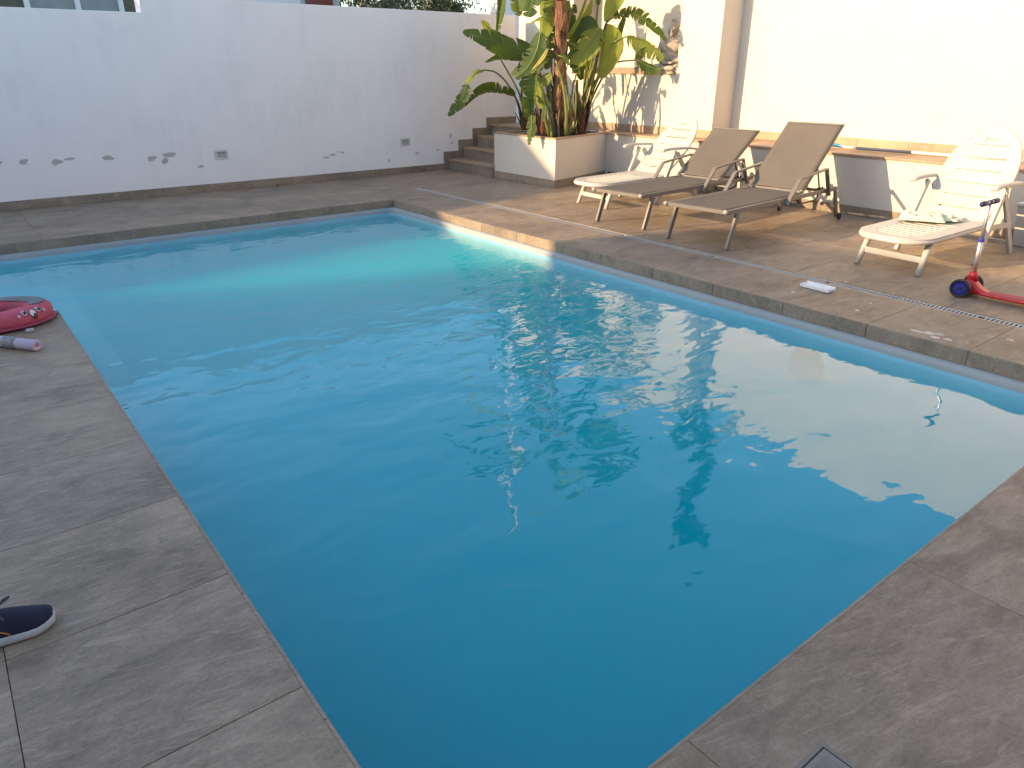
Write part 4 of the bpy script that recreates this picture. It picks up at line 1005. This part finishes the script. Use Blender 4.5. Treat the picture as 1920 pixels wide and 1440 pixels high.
Lf = [
 # root, points, widths, fold angles, tears, seed, material, stalk
 (2, [(1010, 99, -.3), (962, 90, -.1), (915, 74, .1), (868, 60, .2)], .20, .20, .35, -.45, 2, 1, 'leaf', [(988, 245, -.8), (978, 180, -.7), (985, 130, -.5), (1010, 99, -.3)]),
 (2, [(930, -90, -.3), (934, -30, -.2), (933, 25, -.2), (930, 66, -.1)], .17, .05, .3, 1.0, 4, 2, 'leaf', None),
 (2, [(932, 72, -.2), (918, 55, -.2), (903, 38, -.1)], .10, .07, .5, -.6, 1, 3, 'leaf_light', None),
 (2, [(980, 108, -.4), (958, 103, -.3), (934, 104, -.2), (910, 116, -.1)], .13, .03, .7, .2, 0, 4, 'leaf', [(990, 245, -.8), (975, 180, -.6), (955, 140, -.5), (938, 110, -.3)]),
 (2, [(1010, 96, -.4), (985, 116, -.3), (958, 140, -.3)], .17, .07, .6, -.5, 3, 5, 'leaf', None),
 (2, [(908, 131, -.2), (893, 137, -.1), (880, 150, 0), (872, 168, .1)], .05, .09, .7, -.9, 4, 7, 'leaf_light', [(985, 245, -.8), (972, 195, -.7), (952, 158, -.5), (930, 136, -.3), (908, 131, -.2)]),
 (2, [(876, 158, .1), (868, 180, .2), (858, 196, .2), (840, 217, .2)], .13, .11, .3, -.3, 6, 8, 'leaf', None),
 (2, [(966, 180, -.5), (942, 173, -.4), (915, 171, -.3), (893, 180, -.2), (870, 201, -.1)], .03, .15, .2, .25, 3, 9, 'leaf', [(984, 245, -.8), (975, 210, -.7), (966, 180, -.5)]),
 (1, [(1014, 60, .6), (1007, 92, .6), (992, 122, .6), (967, 147, .6)], .17, .18, .2, -.5, 6, 10, 'leaf', [(1040, 255, .5), (1030, 190, .5), (1034, 110, .5), (1014, 60, .6)]),
 (1, [(1006, 138, .6), (1004, 160, .7), (1001, 186, .7)], .04, .27, .9, .2, 4, 11, 'leaf', [(1045, 255, .5), (1032, 200, .5), (1020, 150, .5), (1006, 138, .6)]),
 (1, [(1004, 178, .6), (1000, 200, .7), (993, 226, .7)], .04, .21, .9, .2, 2, 12, 'leaf', None),
 (1, [(998, 212, .7), (996, 240, .8), (992, 272, .8)], .085, .085, .35, -.4, 5, 13, 'leaf', None),
 (1, [(1034, 138, .6), (1020, 150, .6), (1006, 160, .6)], .12, .10, .4, -.5, 2, 14, 'leaf_light', [(1044, 255, .5), (1036, 200, .5), (1030, 165, .6), (1034, 138, .6)]),
 (1, [(1004, 158, .6), (1009, 180, .6), (1013, 204, .6)], .13, .08, .4, -.6, 2, 15, 'leaf_light', None),
 (1, [(1012, -100, .4), (1004, -20, .4), (990, 32, .5)], .20, .30, .3, -.3, 8, 16, 'leaf', None),
 (1, [(1024, -70, .2), (1021, 10, .2), (1014, 82, .2)], .26, .10, .3, -.4, 1, 17, 'leaf_light', None),
 (1, [(1044, -60, .1), (1036, 0, .1), (1030, 60, .1)], .12, .10, .4, -.6, 2, 171, 'leaf', None),
 (1, [(1038, 52, .5), (1020, 33, .5), (992, 46, .5)], .07, .05, .9, -.7, 3, 18, 'leaf_light', None),
 (1, [(1028, 90, .75), (1015, 112, .75), (997, 131, .75)], .028, .034, .4, -.5, 1, 19, 'leaf_yellow', None),
 (1, [(1036, 108, .4), (1020, 118, .4), (1002, 138, .4)], .10, .12, .6, -.3, 3, 191, 'leaf', None),
 (1, [(1062, 74, 0), (1066, 40, 0), (1078, 8, 0)], .12, .14, .3, -.3, 1, 20, 'leaf', None),
 (1, [(1060, 76, .3), (1085, 34, .3), (1108, -30, .3)], .045, .05, .9, -.5, 0, 21, 'leaf_light', [(1068, 252, .3), (1066, 190, .3), (1058, 120, .3), (1060, 76, .3)]),
 (1, [(1062, 78, .3), (1080, 86, .3), (1096, 104, .3)], .06, .09, .7, -.8, 5, 211, 'leaf', None),
 (1, [(1128, 54, .3), (1104, 86, .4), (1074, 130, .5)], .19, .22, .15, -.35, 1, 22, 'leaf_light', [(1086, 250, -.2), (1098, 190, 0), (1118, 110, .2), (1128, 54, .3)]),
 (1, [(1122, 48, .1), (1100, 56, .1), (1082, 84, .1)], .05, .19, .3, -.1, 0, 23, 'leaf', None),
 (1, [(1138, 44, .3), (1131, 90, .3), (1121, 146, .3)], .31, .05, .15, -.6, 0, 24, 'leaf_light', [(1090, 250, -.3), (1104, 185, -.1), (1112, 158, .2), (1121, 146, .3)]),
 (1, [(1178, -40, .3), (1160, 0, .3), (1138, 42, .3)], .09, .20, .3, -.2, 0, 25, 'leaf_light', None),
 (1, [(1128, -40, 0), (1124, -14, 0), (1121, 10, 0)], .08, .08, .4, -.4, 3, 26, 'leaf', [(1082, 250, -.3), (1100, 160, -.2), (1114, 90, -.1), (1121, 10, 0)]),
 (1, [(1150, 33, .35), (1180, 24, .4), (1212, 40, .45), (1250, 76, .5)], .15, .10, .7, -.5, 13, 27, 'leaf', [(1094, 250, -.3), (1110, 160, 0), (1134, 50, .3), (1150, 33, .35)]),
 (1, [(1176, 68, .4), (1204, 76, .4), (1230, 92, .42), (1246, 110, .45)], .04, .24, .5, .1, 12, 28, 'leaf_light', [(1096, 250, -.3), (1112, 170, 0), (1145, 88, .3), (1176, 68, .4)]),
 (1, [(1193, 113, .4), (1204, 102, .4), (1215, 90, .4)], .085, .055, .2, -.5, 0, 29, 'leaf', [(1096, 250, -.3), (1108, 190, 0), (1146, 124, .3), (1193, 112, .4)]),
 (1, [(1195, 112, .4), (1212, 122, .42), (1228, 127, .45), (1240, 124, .5)], .05, .15, .6, .4, 2, 30, 'leaf', None),
 (1, [(1046, 104, .7), (1058, 108, .75), (1068, 122, .75)], .05, .07, .6, -.8, 3, 31, 'leaf', None),
 (1, [(1068, 124, .5), (1082, 128, .5), (1084, 142, .5)], .06, .05, .6, -.8, 2, 32, 'leaf', None),
 (1, [(1060, 118, .5), (1070, 100, .5), (1084, 92, .5)], .05, .06, .6, -.8, 3, 33, 'leaf', None),
 (1, [(1024, 130, -.2), (1030, 60, -.3), (1042, -10, -.3)], .13, .15, .3, -.3, 3, 41, 'leaf', None),
 (1, [(1012, 180, -.1), (1002, 130, -.2), (1000, 84, -.2)], .14, .12, .4, -.3, 2, 42, 'leaf', None),
 (1, [(1090, 150, -.1), (1078, 90, -.2), (1072, 30, -.3)], .13, .16, .3, -.4, 2, 43, 'leaf', None),
 (1, [(1110, 160, -.3), (1100, 110, -.3), (1090, 60, -.4)], .12, .12, .4, -.4, 2, 44, 'leaf_light', None),
 (1, [(1150, 110, -.2), (1160, 60, -.3), (1176, 20, -.3)], .08, .12, .4, -.4, 2, 45, 'leaf', None),
 (1, [(1040, 170, .2), (1026, 190, .3), (1018, 228, .3)], .09, .08, .5, -.4, 2, 46, 'leaf', None),
 (1, [(1080, 120, .1), (1092, 60, .0), (1110, 0, .0)], .11, .12, .4, -.4, 1, 47, 'leaf_light', None),
 (1, [(1048, 70, -.4), (1052, 20, -.4), (1060, -60, -.4)], .2, .2, .3, -.3, 4, 48, 'leaf', None),
 (1, [(975, 30, -.1), (968, 0, -.1), (975, -60, -.1)], .12, .10, .4, -.4, 3, 49, 'leaf_light', None),
]
for rt, pts, w1, w2, a1, a2, te, sd_, mt, stk in Lf:
    te = te + (3 if max(w1, w2) > .12 else 1) if te else 0
    leaf(pr_ if rt == 1 else p2_, pts, w1, w2, a1, a2, te, sd_, mt, stk)
# crown above the frame (it throws the shadows on the house wall and is mirrored in the pool)
top = at(1046, -170, .5); rnd = random.Random(11)
for k, (az, el, ln) in enumerate([(-30, 35, 1.5), (15, 25, 1.6), (60, 40, 1.3), (105, 20, 1.5), (150, 45, 1.4), (200, 30, 1.5), (245, 50, 1.3), (290, 22, 1.6), (330, 60, 1.2), (80, 70, 1.1)]):
    a = R(az); dr_ = V(math.cos(a), math.sin(a), 0); b0 = top + dr_ * .08 + V(0, 0, .1 * (k % 3)); e1 = b0 + dr_ * .45 + V(0, 0, .55 * math.tan(R(el)))
    e2 = e1 + dr_ * ln * .5 + V(0, 0, .18); e3 = e1 + dr_ * ln * .92 + V(0, 0, -.30)
    if e3.x > 8.85: 
        kx = (8.85 - b0.x) / (e3.x - b0.x); e1 = b0.lerp(e1, kx); e2 = b0.lerp(e2, kx); e3 = b0.lerp(e3, kx)
    pts = [tuple(e1), tuple(e2), tuple(e3)]
    mb, uv, P = blade(pts, .19, .19, .35, -.35, 5, 60 + k)
    o = mb.build('leaf', M['leaf' if k % 3 else 'leaf_light'], pr_, smooth=True, uv=uv); loc(o, pr_)
    MB().tube(bez([b0, b0.lerp(e1, .5) + V(0, 0, .08), e1, e2], 14), [.022, .02, .02, .018, .018, .017, .016, .015, .014, .013, .012, .011, .01, .008, .005], 8).build('leaf_stalk', M['stalk'], o, smooth=True)
# trunk with peeling sheaths
tp = bez([at(1044, 262, .5), at(1047, 200, .5), at(1050, 120, .5), at(1052, 40, .5), at(1049, -60, .5), at(1046, -200, .5)], 60)
mb = MB(); nr = 18
for i, p in enumerate(tp):
    t = i / 60; r0 = .092 - .010 * t + .014 * math.sin(i * .9) * .5
    for k in range(nr):
        a = 2 * math.pi * k / nr; r = r0 * (1 + .13 * noise.noise((math.cos(a) * 1.4, math.sin(a) * 1.4, i * .16)) + .05 * noise.noise((a * 3, i * .5, 9)))
        mb.v.append(tuple(p + V(r * math.cos(a), r * math.sin(a), 0)))
mb.f = [(i * nr + k, i * nr + (k + 1) % nr, (i + 1) * nr + (k + 1) % nr, (i + 1) * nr + k) for i in range(60) for k in range(nr)]
loc(mb.build('trunk', M['bark'], pr_, smooth=True), pr_)
def sheath(root, base, tip, w_, out, seed, mat='bark'):
    """dry leaf base: a tapering, curled strip"""
    rnd = random.Random(seed); P = bez([base, base.lerp(tip, .5) + out * .5, tip + out], 12); mb = MB(); ns = 5
    sd_ = (tip - base).cross(out if out.length > .01 else FH).normalized()
    for i, p in enumerate(P):
        t = i / 12; ww = w_ * (1 - t) ** .6 * (1 + .15 * noise.noise((i * .5, seed, 1))) + .004
        for j in range(ns + 1):
            u = -1 + 2 * j / ns; mb.v.append(tuple(p + sd_ * (ww * u) + out.normalized() * (-.35 * ww * u * u) if out.length > .001 else p + sd_ * (ww * u)))
    mb.f = [(i * (ns + 1) + j, (i + 1) * (ns + 1) + j, (i + 1) * (ns + 1) + j + 1, i * (ns + 1) + j + 1) for i in range(12) for j in range(ns)]
    o = mb.build('dry_sheath', M[mat], root, smooth=True); s_ = o.modifiers.new('t', 'SOLIDIFY'); s_.thickness = .006
    return loc(o, root)
rnd = random.Random(3)
for k in range(22):
    i = 2 + k * 2.1; p = tp[int(i)]; a = rnd.uniform(0, 2 * math.pi); out = V(math.cos(a), math.sin(a), 0)
    sheath(pr_, p + out * .085, p + out * .095 + V(0, 0, rnd.uniform(.22, .42)), rnd.uniform(.035, .06), out * rnd.uniform(.02, .07), k)
for (cx, cy, d, rr, cnt, hh) in ((1086, 251, -.15, .14, 22, .62), (1020, 246, .0, .12, 12, .55), (1050, 257, .5, .13, 14, .42), (986, 245, -.75, .07, 7, .5)):
    b = at(cx, cy, d); b.z = .67
    root = p2_ if cx == 986 else pr_
    for k in range(cnt):
        a = rnd.uniform(0, 2 * math.pi); q = rnd.uniform(.2, 1) * rr; out = V(math.cos(a), math.sin(a), 0)
        s0 = b + out * q
        if s0.x > 8.85: continue
        sheath(root, s0, s0 + V(0, 0, rnd.uniform(.5, 1) * hh) + out * .03, rnd.uniform(.028, .05), out * rnd.uniform(.03, .12), 100 + k + cx, 'bark' if k % 3 else 'stalk_dark')
# green stems of the clump
for k, (st, r_) in enumerate([([(1036, 258, .6), (1030, 215, .6), (1016, 165, .6), (1004, 132, .6)], .020), ([(1042, 258, .62), (1034, 210, .62), (1028, 160, .6)], .022), ([(1060, 256, .6), (1062, 215, .68), (1056, 160, .7), (1042, 112, .7)], .022),
        ([(1064, 254, .5), (1068, 210, .5), (1076, 150, .4)], .016), ([(1048, 258, .65), (1047, 230, .66), (1050, 205, .66)], .016), ([(1078, 252, -.1), (1090, 200, -.1), (1104, 150, 0), (1118, 112, .1)], .03), ([(1084, 251, -.1), (1094, 190, -.1), (1098, 130, 0)], .028),
        ([(1090, 250, -.2), (1104, 190, -.2), (1124, 140, 0)], .026), ([(1074, 250, -.1), (1080, 205, -.1), (1082, 150, 0)], .03), ([(1030, 254, .2), (1020, 210, .2), (1012, 150, .2), (1010, 110, .2)], .024), ([(1072, 244, .1), (1070, 190, .1), (1080, 140, .1)], .014)]):
    q = bez([at(*p) for p in st], 18); loc(MB().tube(q, [r_ * (1.25 - .5 * i / 18) for i in range(19)], 9).build('stem', M['stalk'] if k % 3 != 1 else M['stalk_dark'], pr_, smooth=True), pr_)

# ------------------------------------------------------------------ seated statue in the niche
sx, sy, sz = 9.20, 7.90, 1.5425
bs = empty('stone_statue', (sx, sy, sz), R(180 + 28), 'weathered stone figure sitting cross-legged in the wall niche', 'statue')
def statue_mat():
    m = NT('weathered_stone'); co = m.coord(); n = m.noise(co, 9, 6, .7); g = m.n.new('ShaderNodeNewGeometry')
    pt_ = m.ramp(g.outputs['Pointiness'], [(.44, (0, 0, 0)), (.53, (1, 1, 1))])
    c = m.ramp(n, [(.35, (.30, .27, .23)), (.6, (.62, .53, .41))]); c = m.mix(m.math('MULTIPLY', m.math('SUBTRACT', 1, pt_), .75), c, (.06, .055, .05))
    m.set(Base_Color=c, Roughness=.9); m.bump(n, .006); return m.m
M['statue'] = statue_mat()
mb = MB(); B = mb.ball
B((.02, 0, .05), (.17, .25, .055)); B((.10, -.15, .085), (.11, .12, .06)); B((.10, .15, .085), (.11, .12, .06)); B((.14, 0, .075), (.09, .18, .045))
B((.0, 0, .20), (.105, .135, .16)); B((-.01, 0, .36), (.095, .155, .11)); B((-.005, 0, .44), (.075, .13, .055)); B((.0, 0, .485), (.042, .045, .06))
for s in (-1, 1):
    mb.tube(bez([(-.01, s * .145, .42), (-.01, s * .185, .30), (.06, s * .165, .20), (.13, s * .05, .155)], 14), [.05, .048, .045, .043, .042, .041, .040, .039, .037, .035, .033, .031, .029, .028, .026], 12)
    B((.155, s * .03, .15), (.045, .055, .022))
for k in range(4):      # drapery folds
    mb.tube(bez([(.085, -.13 + .02 * k, .40 - .03 * k), (.115, -.02 + .02 * k, .30 - .035 * k), (.09, .12, .22 - .03 * k)], 12), .010, 8)
    mb.tube(bez([(.19, -.20 + .06 * k, .10), (.20, -.12 + .07 * k, .055), (.18, -.06 + .08 * k, .015)], 10), .011, 8)
body = mb.build('body', M['statue'], bs, smooth=True); rm = body.modifiers.new('r', 'REMESH'); rm.mode = 'VOXEL'; rm.voxel_size = .0065; rm.use_smooth_shade = True
sm_ = body.modifiers.new('s', 'SMOOTH'); sm_.iterations = 2
mb = MB(); B = mb.ball; hz = .595
B((.005, 0, hz), (.078, .068, .095)); B((.03, 0, hz - .05), (.052, .048, .045)); B((.083, 0, hz - .008), (.016, .011, .024)); B((.079, 0, hz - .045), (.010, .022, .006)); B((.077, 0, hz - .056), (.009, .018, .006)); B((.066, 0, hz - .078), (.02, .02, .014))
for s in (-1, 1): B((.070, s * .028, hz + .012), (.012, .018, .007)); B((.066, s * .028, hz + .028), (.014, .024, .006)); B((.0, s * .070, hz - .03), (.014, .010, .05))
hd = mb.build('head', M['statue'], bs, smooth=True); rm = hd.modifiers.new('r', 'REMESH'); rm.mode = 'VOXEL'; rm.voxel_size = .004; rm.use_smooth_shade = True
mb = MB(); rnd = random.Random(8)
for j in range(7):
    ph = R(8 + j * 13.5); cnt = max(1, int(22 * math.sin(ph)))
    for i in range(cnt):
        th = 2 * math.pi * (i + .5 * (j % 2)) / cnt; x_, y_, z_ = math.sin(ph) * math.cos(th), math.sin(ph) * math.sin(th), math.cos(ph)
        if x_ > .62 and z_ < .55: continue
        mb.ball((-.004 + .080 * x_, .071 * y_, hz + .012 + .090 * z_), .0125, 8, 6)
for j in range(4):
    ph = R(12 + j * 26); cnt = max(1, int(10 * math.sin(ph)))
    for i in range(cnt): th = 2 * math.pi * i / cnt; mb.ball((-.01 + .034 * math.sin(ph) * math.cos(th), .034 * math.sin(ph) * math.sin(th), hz + .108 + .034 * math.cos(ph)), .0115, 8, 6)
mb.ball((-.004, 0, hz + .012), (.080, .071, .090)); mb.ball((-.01, 0, hz + .105), .034)
# keep the skull cap behind the brow
hr = mb.build('curled_hair', M['statue'], hd, smooth=True); rm = hr.modifiers.new('r', 'REMESH'); rm.mode = 'VOXEL'; rm.voxel_size = .0045; rm.use_smooth_shade = True
hr.location = (-.026, 0, .010)
mb = MB().prism([(.19 * math.cos(a), .25 * math.sin(a)) for a in [k * math.pi / 14 for k in range(28)]], .0, .03); mb.build('plinth', M['statue'], bs, bevel=.006)

# ------------------------------------------------------------------ neighbours: the houses that shade the garden
wn = plain('neighbour_wall', (.52, .46, .38), .85, .06, 3); wn2 = plain('neighbour_wall_pale', (.62, .60, .56), .85, .06, 3)
M['glass'] = plain('window_glass', (.05, .07, .08), .08, .1, 3, spec=.8); M['roof'] = plain('clay_roof', (.30, .12, .07), .8, .25, 4); M['wframe'] = plain('window_frame', (.74, .74, .74), .4, .05)
def win(par, o, x, y0, y1, z0, z1):
    f = MB(); t = .06
    f.box(x, x + t, y0, y1, z0, z0 + t).box(x, x + t, y0, y1, z1 - t, z1).box(x, x + t, y0, y0 + t, z0 + t, z1 - t).box(x, x + t, y1 - t, y1, z0 + t, z1 - t).box(x, x + t, (y0 + y1) / 2 - t / 2, (y0 + y1) / 2 + t / 2, z0 + t, z1 - t)
    fo = f.build('window', M['wframe'], par); loc(fo, par)
    MB().box(x + .012, x + .03, y0 + t + .001, (y0 + y1) / 2 - t / 2 - .001, z0 + t + .001, z1 - t - .001).box(x + .012, x + .03, (y0 + y1) / 2 + t / 2 + .001, y1 - t - .001, z0 + t + .001, z1 - t - .001).build('pane', M['glass'], fo)
h1 = empty('neighbour_house', (-13, 3, 0), 0, 'flat-roofed pale house across the garden, to the west of the pool', 'house')
loc(MB().box(-16, -10, -9, 10.38, 0, 4.93).build('wall', wn2, h1), h1)
loc(MB().box(-16.1, -9.95, -9.1, 10.36, 4.932, 5.03).build('roof', M['wframe'], h1), h1)
for y in (-6, -2, 2, 6): win(h1, None, -9.998, y, y + 1.6, 1.0, 2.3); win(h1, None, -9.998, y, y + 1.6, 3.3, 4.5)
h2 = empty('neighbour_house', (-13, 15, 0), 0, 'gabled house with a clay roof beyond the garden wall to the west', 'house')
GZ = lambda y: 3.02 + (y - 10.42) * .66
pk = 19.5; poly = [(10.42, 0), (10.42, GZ(10.42)), (pk, GZ(pk)), (28.5, GZ(10.42)), (28.5, 0)]
mb = MB(); n = len(poly); mb.v = [(-16, y, z) for y, z in poly] + [(-10, y, z) for y, z in poly]
mb.f = [tuple(range(n)), tuple(range(n, 2 * n))[::-1]] + [(i, n + i, n + (i + 1) % n, (i + 1) % n) for i in range(n)]
loc(mb.build('wall', wn, h2), h2)
mb = MB()
for y0, z0, y1, z1 in ((10.41, GZ(10.42), pk, GZ(pk)), (pk, GZ(pk), 28.6, GZ(10.42))): mb.beam((-13, y0, z0 - .03), (-13, y1, z1 - .03), 6.06, .10, (1, 0, 0))
loc(mb.build('roof', M['roof'], h2), h2)
for y in (12.5, 16.5, 20.5): win(h2, None, -9.998, y, y + 1.4, 1.1, 2.4)

# background over the garden wall
h3 = empty('neighbour_house', (0, 16, 0), 0, 'olive green house with white window frames behind the lower end of the garden wall', 'house')
ol = plain('olive_wall', (.115, .12, .082), .9, .12, 5)
loc(MB().box(-8, 4.1, 16, 20, 0, 3.35).build('wall', ol, h3), h3)
mb = MB(); 
for x in (1.95, 2.72, 3.42): mb.box(x, x + .085, 15.93, 15.9995, 1.5, 3.2)
mb.box(2.036, 2.719, 15.93, 15.9995, 3.1, 3.2).box(2.806, 3.419, 15.93, 15.9995, 3.1, 3.2)
wf = loc(mb.build('window', M['wframe'], h3), h3)
MB().box(2.037, 2.719, 15.965, 15.985, 1.5, 3.099).box(2.806, 3.419, 15.965, 15.985, 1.5, 3.099).build('pane', plain('pane_blue', (.14, .19, .22), .15, .3, 4), wf)
h4 = empty('neighbour_house', (6, 16, 0), 0, 'white house with a slatted shutter and red-brown door behind the garden wall', 'house')
loc(MB().box(4.9, 7.8, 16, 19, 0, 3.1).build('wall', plain('white_house_wall', (.55, .55, .54), .8), h4), h4)
mb = MB()
for k in range(24): mb.box(5.3, 6.9, 15.955, 15.99, 1.2 + k * .075, 1.2 + k * .075 + .066)
loc(mb.build('shutter', M['wframe'], h4), h4)
loc(MB().box(7.02, 7.62, 15.94, 15.99, .5, 3.0).build('door', plain('red_brown_door', (.20, .05, .03), .5, .3, 3), h4), h4)
gp = empty('gate_post', (11.1, 14.2, 0), 0, 'rough white rendered post standing behind the end of the garden wall', 'post')
loc(MB().box(10.68, 11.6, 14, 14.5, 0, 3.4).build('post', M['wall'], gp, bevel=.01), gp)
loc(MB().box(10.64, 11.64, 13.96, 14.54, 3.402, 3.46).build('cap', M['tile_step'], gp, bevel=.006), gp)

def bush(x, y, z0, h, r, nl, seed, label, kind='bush', cols=('bush_a', 'bush_b'), ll=.13, trunk=None, ncl=26, cr=1.0):
    e = empty('oleander_' + kind if kind == 'bush' else kind, (x, y, z0), 0, label, kind, None)
    rnd = random.Random(seed); cl = []
    for k in range(ncl):
        a = rnd.uniform(0, 2 * math.pi); q = rnd.random() ** .5 * r; zz = rnd.uniform(.12, 1) * h
        q *= (1 - .45 * (zz / h - .45) ** 2 * 2.2) if kind != 'cypress' else (1.05 - zz / h) ** .6; cl.append((q * math.cos(a), q * math.sin(a), zz, rnd.uniform(.25, .5) * r * .8 * cr))
    for ci, cn in enumerate(cols):
        mb = MB()
        for _ in range(nl):
            c = rnd.choice(cl[ci::2]); d = Vector((rnd.gauss(0, 1), rnd.gauss(0, 1), rnd.gauss(0, 1))).normalized()
            p = V(c[0], c[1], c[2]) + d * c[3] * rnd.uniform(.6, 1.05); t = (d + Vector((rnd.gauss(0, .6), rnd.gauss(0, .6), rnd.gauss(.3, .6)))).normalized()
            s = t.cross(Vector((rnd.gauss(0, 1), rnd.gauss(0, 1), rnd.gauss(0, 1)))).normalized(); l = ll * rnd.uniform(.6, 1.2)
            mb.add([p, p + t * l * .45 + s * l * .13, p + t * l, p + t * l * .45 - s * l * .13], [(0, 1, 2, 3)])
        mb.build('foliage', M[cn], e)
    for k in range(5):
        c = cl[k * 5]; MB().tube(bez([(rnd.uniform(-.08, .08), rnd.uniform(-.08, .08), 0), (c[0] * .3, c[1] * .3, c[2] * .5), (c[0], c[1], c[2])], 8), [.045 - .004 * i for i in range(9)], 7).build('branch', M['stalk_dark'], e, smooth=True)
    return e
M['bush_a'] = plain('oleander_leaf', (.045, .062, .028), .5, .35, 6); M['bush_b'] = plain('oleander_leaf_pale', (.13, .15, .085), .5, .3, 6)
bush(8.0, 14.6, 0, 3.3, .95, 2600, 1, 'grey-green oleander bush behind the middle of the garden wall')
bush(9.5, 14.9, 0, 3.4, .95, 2600, 2, 'dark oleander bush behind the wall, next to the white post', cols=('bush_a', 'bush_a'))
bush(7.3, 17.2, 0, 3.2, .8, 1400, 4, 'small oleander bush beside the red-brown door')
bush(10.1, 15.9, 0, 3.8, 1.0, 4200, 9, 'dark evergreen bush squeezed between the oleanders and the white post', cols=('bush_a', 'bush_a'), ll=.15)
bush(8.4, 18.4, 0, 3.9, 1.5, 5200, 7, 'broad dark evergreen bush standing furthest behind the garden wall', cols=('bush_a', 'bush_a'), ll=.17)
bush(11.4, 18.6, 0, 4.6, 1.9, 8000, 5, 'dense dark evergreen bush behind the oleanders', cols=('bush_a', 'bush_a'), ll=.17)
bush(1.1, 13.6, 0, 3.3, .8, 2000, 6, 'dark evergreen bush hidden low behind the garden wall') if 0 else None

# ------------------------------------------------------------------ the villa added out of frame behind the camera to darken the near deck
vl = empty('shade_villa', (1, -6, 0), 0, 'single-storey white villa added out of view to darken the near terrace', 'shade_villa')
loc(MB().box(-9, 8.4, -10, -3.1, 0, 3.3).build('wall', M['wall'], vl), vl)
loc(MB().box(-9.2, 8.5, -10.2, -2.6, 3.302, 3.5).build('roof', M['wframe'], vl), vl)
for x in (-5, -1.5, 2.2, 5.6):
    for z0 in (.05,):
        fo = loc(MB().box(x, x + .08, -3.098, -3.02, z0, z0 + 2.1).box(x + 1.5, x + 1.58, -3.098, -3.02, z0, z0 + 2.1).box(x + .08, x + 1.5, -3.098, -3.02, z0 + 2.02, z0 + 2.1).box(x + .75, x + .83, -3.098, -3.02, z0, z0 + 2.02).build('window', M['wframe'], vl), vl)
        MB().box(x + .081, x + .749, -3.08, -3.05, z0, z0 + 2.019).box(x + .831, x + 1.499, -3.08, -3.05, z0, z0 + 2.019).build('pane', M['glass'], fo)

# limescale spots on the deck and a dry leaf by the wall
M['lime'] = plain('limescale', (.62, .53, .46), .8, .1, 50)
def blob(cx, cy, a, b, seed):
    n = 26; pts = []
    for k in range(n):
        t = 2 * math.pi * k / n; q = 1 + .5 * noise.noise((math.cos(t) * 1.5 + seed * 3, math.sin(t) * 1.5, seed)); pts.append((cx + a * q * math.cos(t), cy + b * q * math.sin(t)))
    MB().prism(pts, .0002, .0007).build('limescale_spot', M['lime'], deck)
for i, q in enumerate([(4.93, 1.92, .02, .045), (4.955, 1.85, .03, .035), (4.985, 1.80, .014, .03), (4.90, 1.79, .02, .03), (4.92, 1.72, .02, .028), (5.23, 1.467, .016, .02), (4.96, 1.62, .008, .01), (5.08, 1.70, .007, .009), (5.05, 2.40, .02, .012), (5.30, 2.43, .012, .01), (5.72, 2.86, .010, .014), (5.1, 2.95, .03, .01)]): blob(*q, i + 2)
dl = MB(); P = bez([(0, 0, .004), (.04, .01, .02), (.09, .0, .012)], 10)
for i, p in enumerate(P):
    w_ = .018 * math.sin(math.pi * (.06 + .9 * i / 10)) ** .8
    dl.v += [(p.x, p.y - w_, p.z + .008), (p.x, p.y, p.z), (p.x, p.y + w_, p.z + .010)]
dl.f = [(i * 3 + j, i * 3 + 3 + j, i * 3 + 4 + j, i * 3 + 1 + j) for i in range(10) for j in range(2)]
o = dl.build('dry_leaf', plain('brown_leaf', (.07, .035, .02), .7, .3), smooth=True); o.location = (4.0, 10.80, 0.002); o.rotation_euler = (0, 0, .5)
sd = o.modifiers.new('t', 'SOLIDIFY'); sd.thickness = .001
tag(o, 'small curled brown dry leaf on the deck at the foot of the garden wall', 'leaf')

bush(13.45, 9.75, 0, 9.8, .36, 5200, 21, 'tall slim cypress standing behind the house, seen only mirrored in the pool', kind='cypress', cols=('bush_a', 'bush_a'), ll=.16, ncl=90, cr=1.5)
lp = empty('street_lamp', (12.35, 15.75, 0), R(215), 'tall pale street lamp beyond the garden wall, mirrored in the pool', 'street lamp')
MB().tube([(0, 0, 0), (0, 0, 6), (0, 0, 11.4)], [.11, .09, .07], 16).build('pole', M['wframe'], lp, smooth=True)
MB().tube(bez([(0, 0, 11.35), (.05, 0, 11.6), (.4, 0, 11.75), (.9, 0, 11.75)], 12), .05, 10).build('arm', M['wframe'], lp, smooth=True)
MB().ball((1.15, 0, 11.74), (.36, .14, .08)).build('lamp_head', M['wframe'], lp, smooth=True)
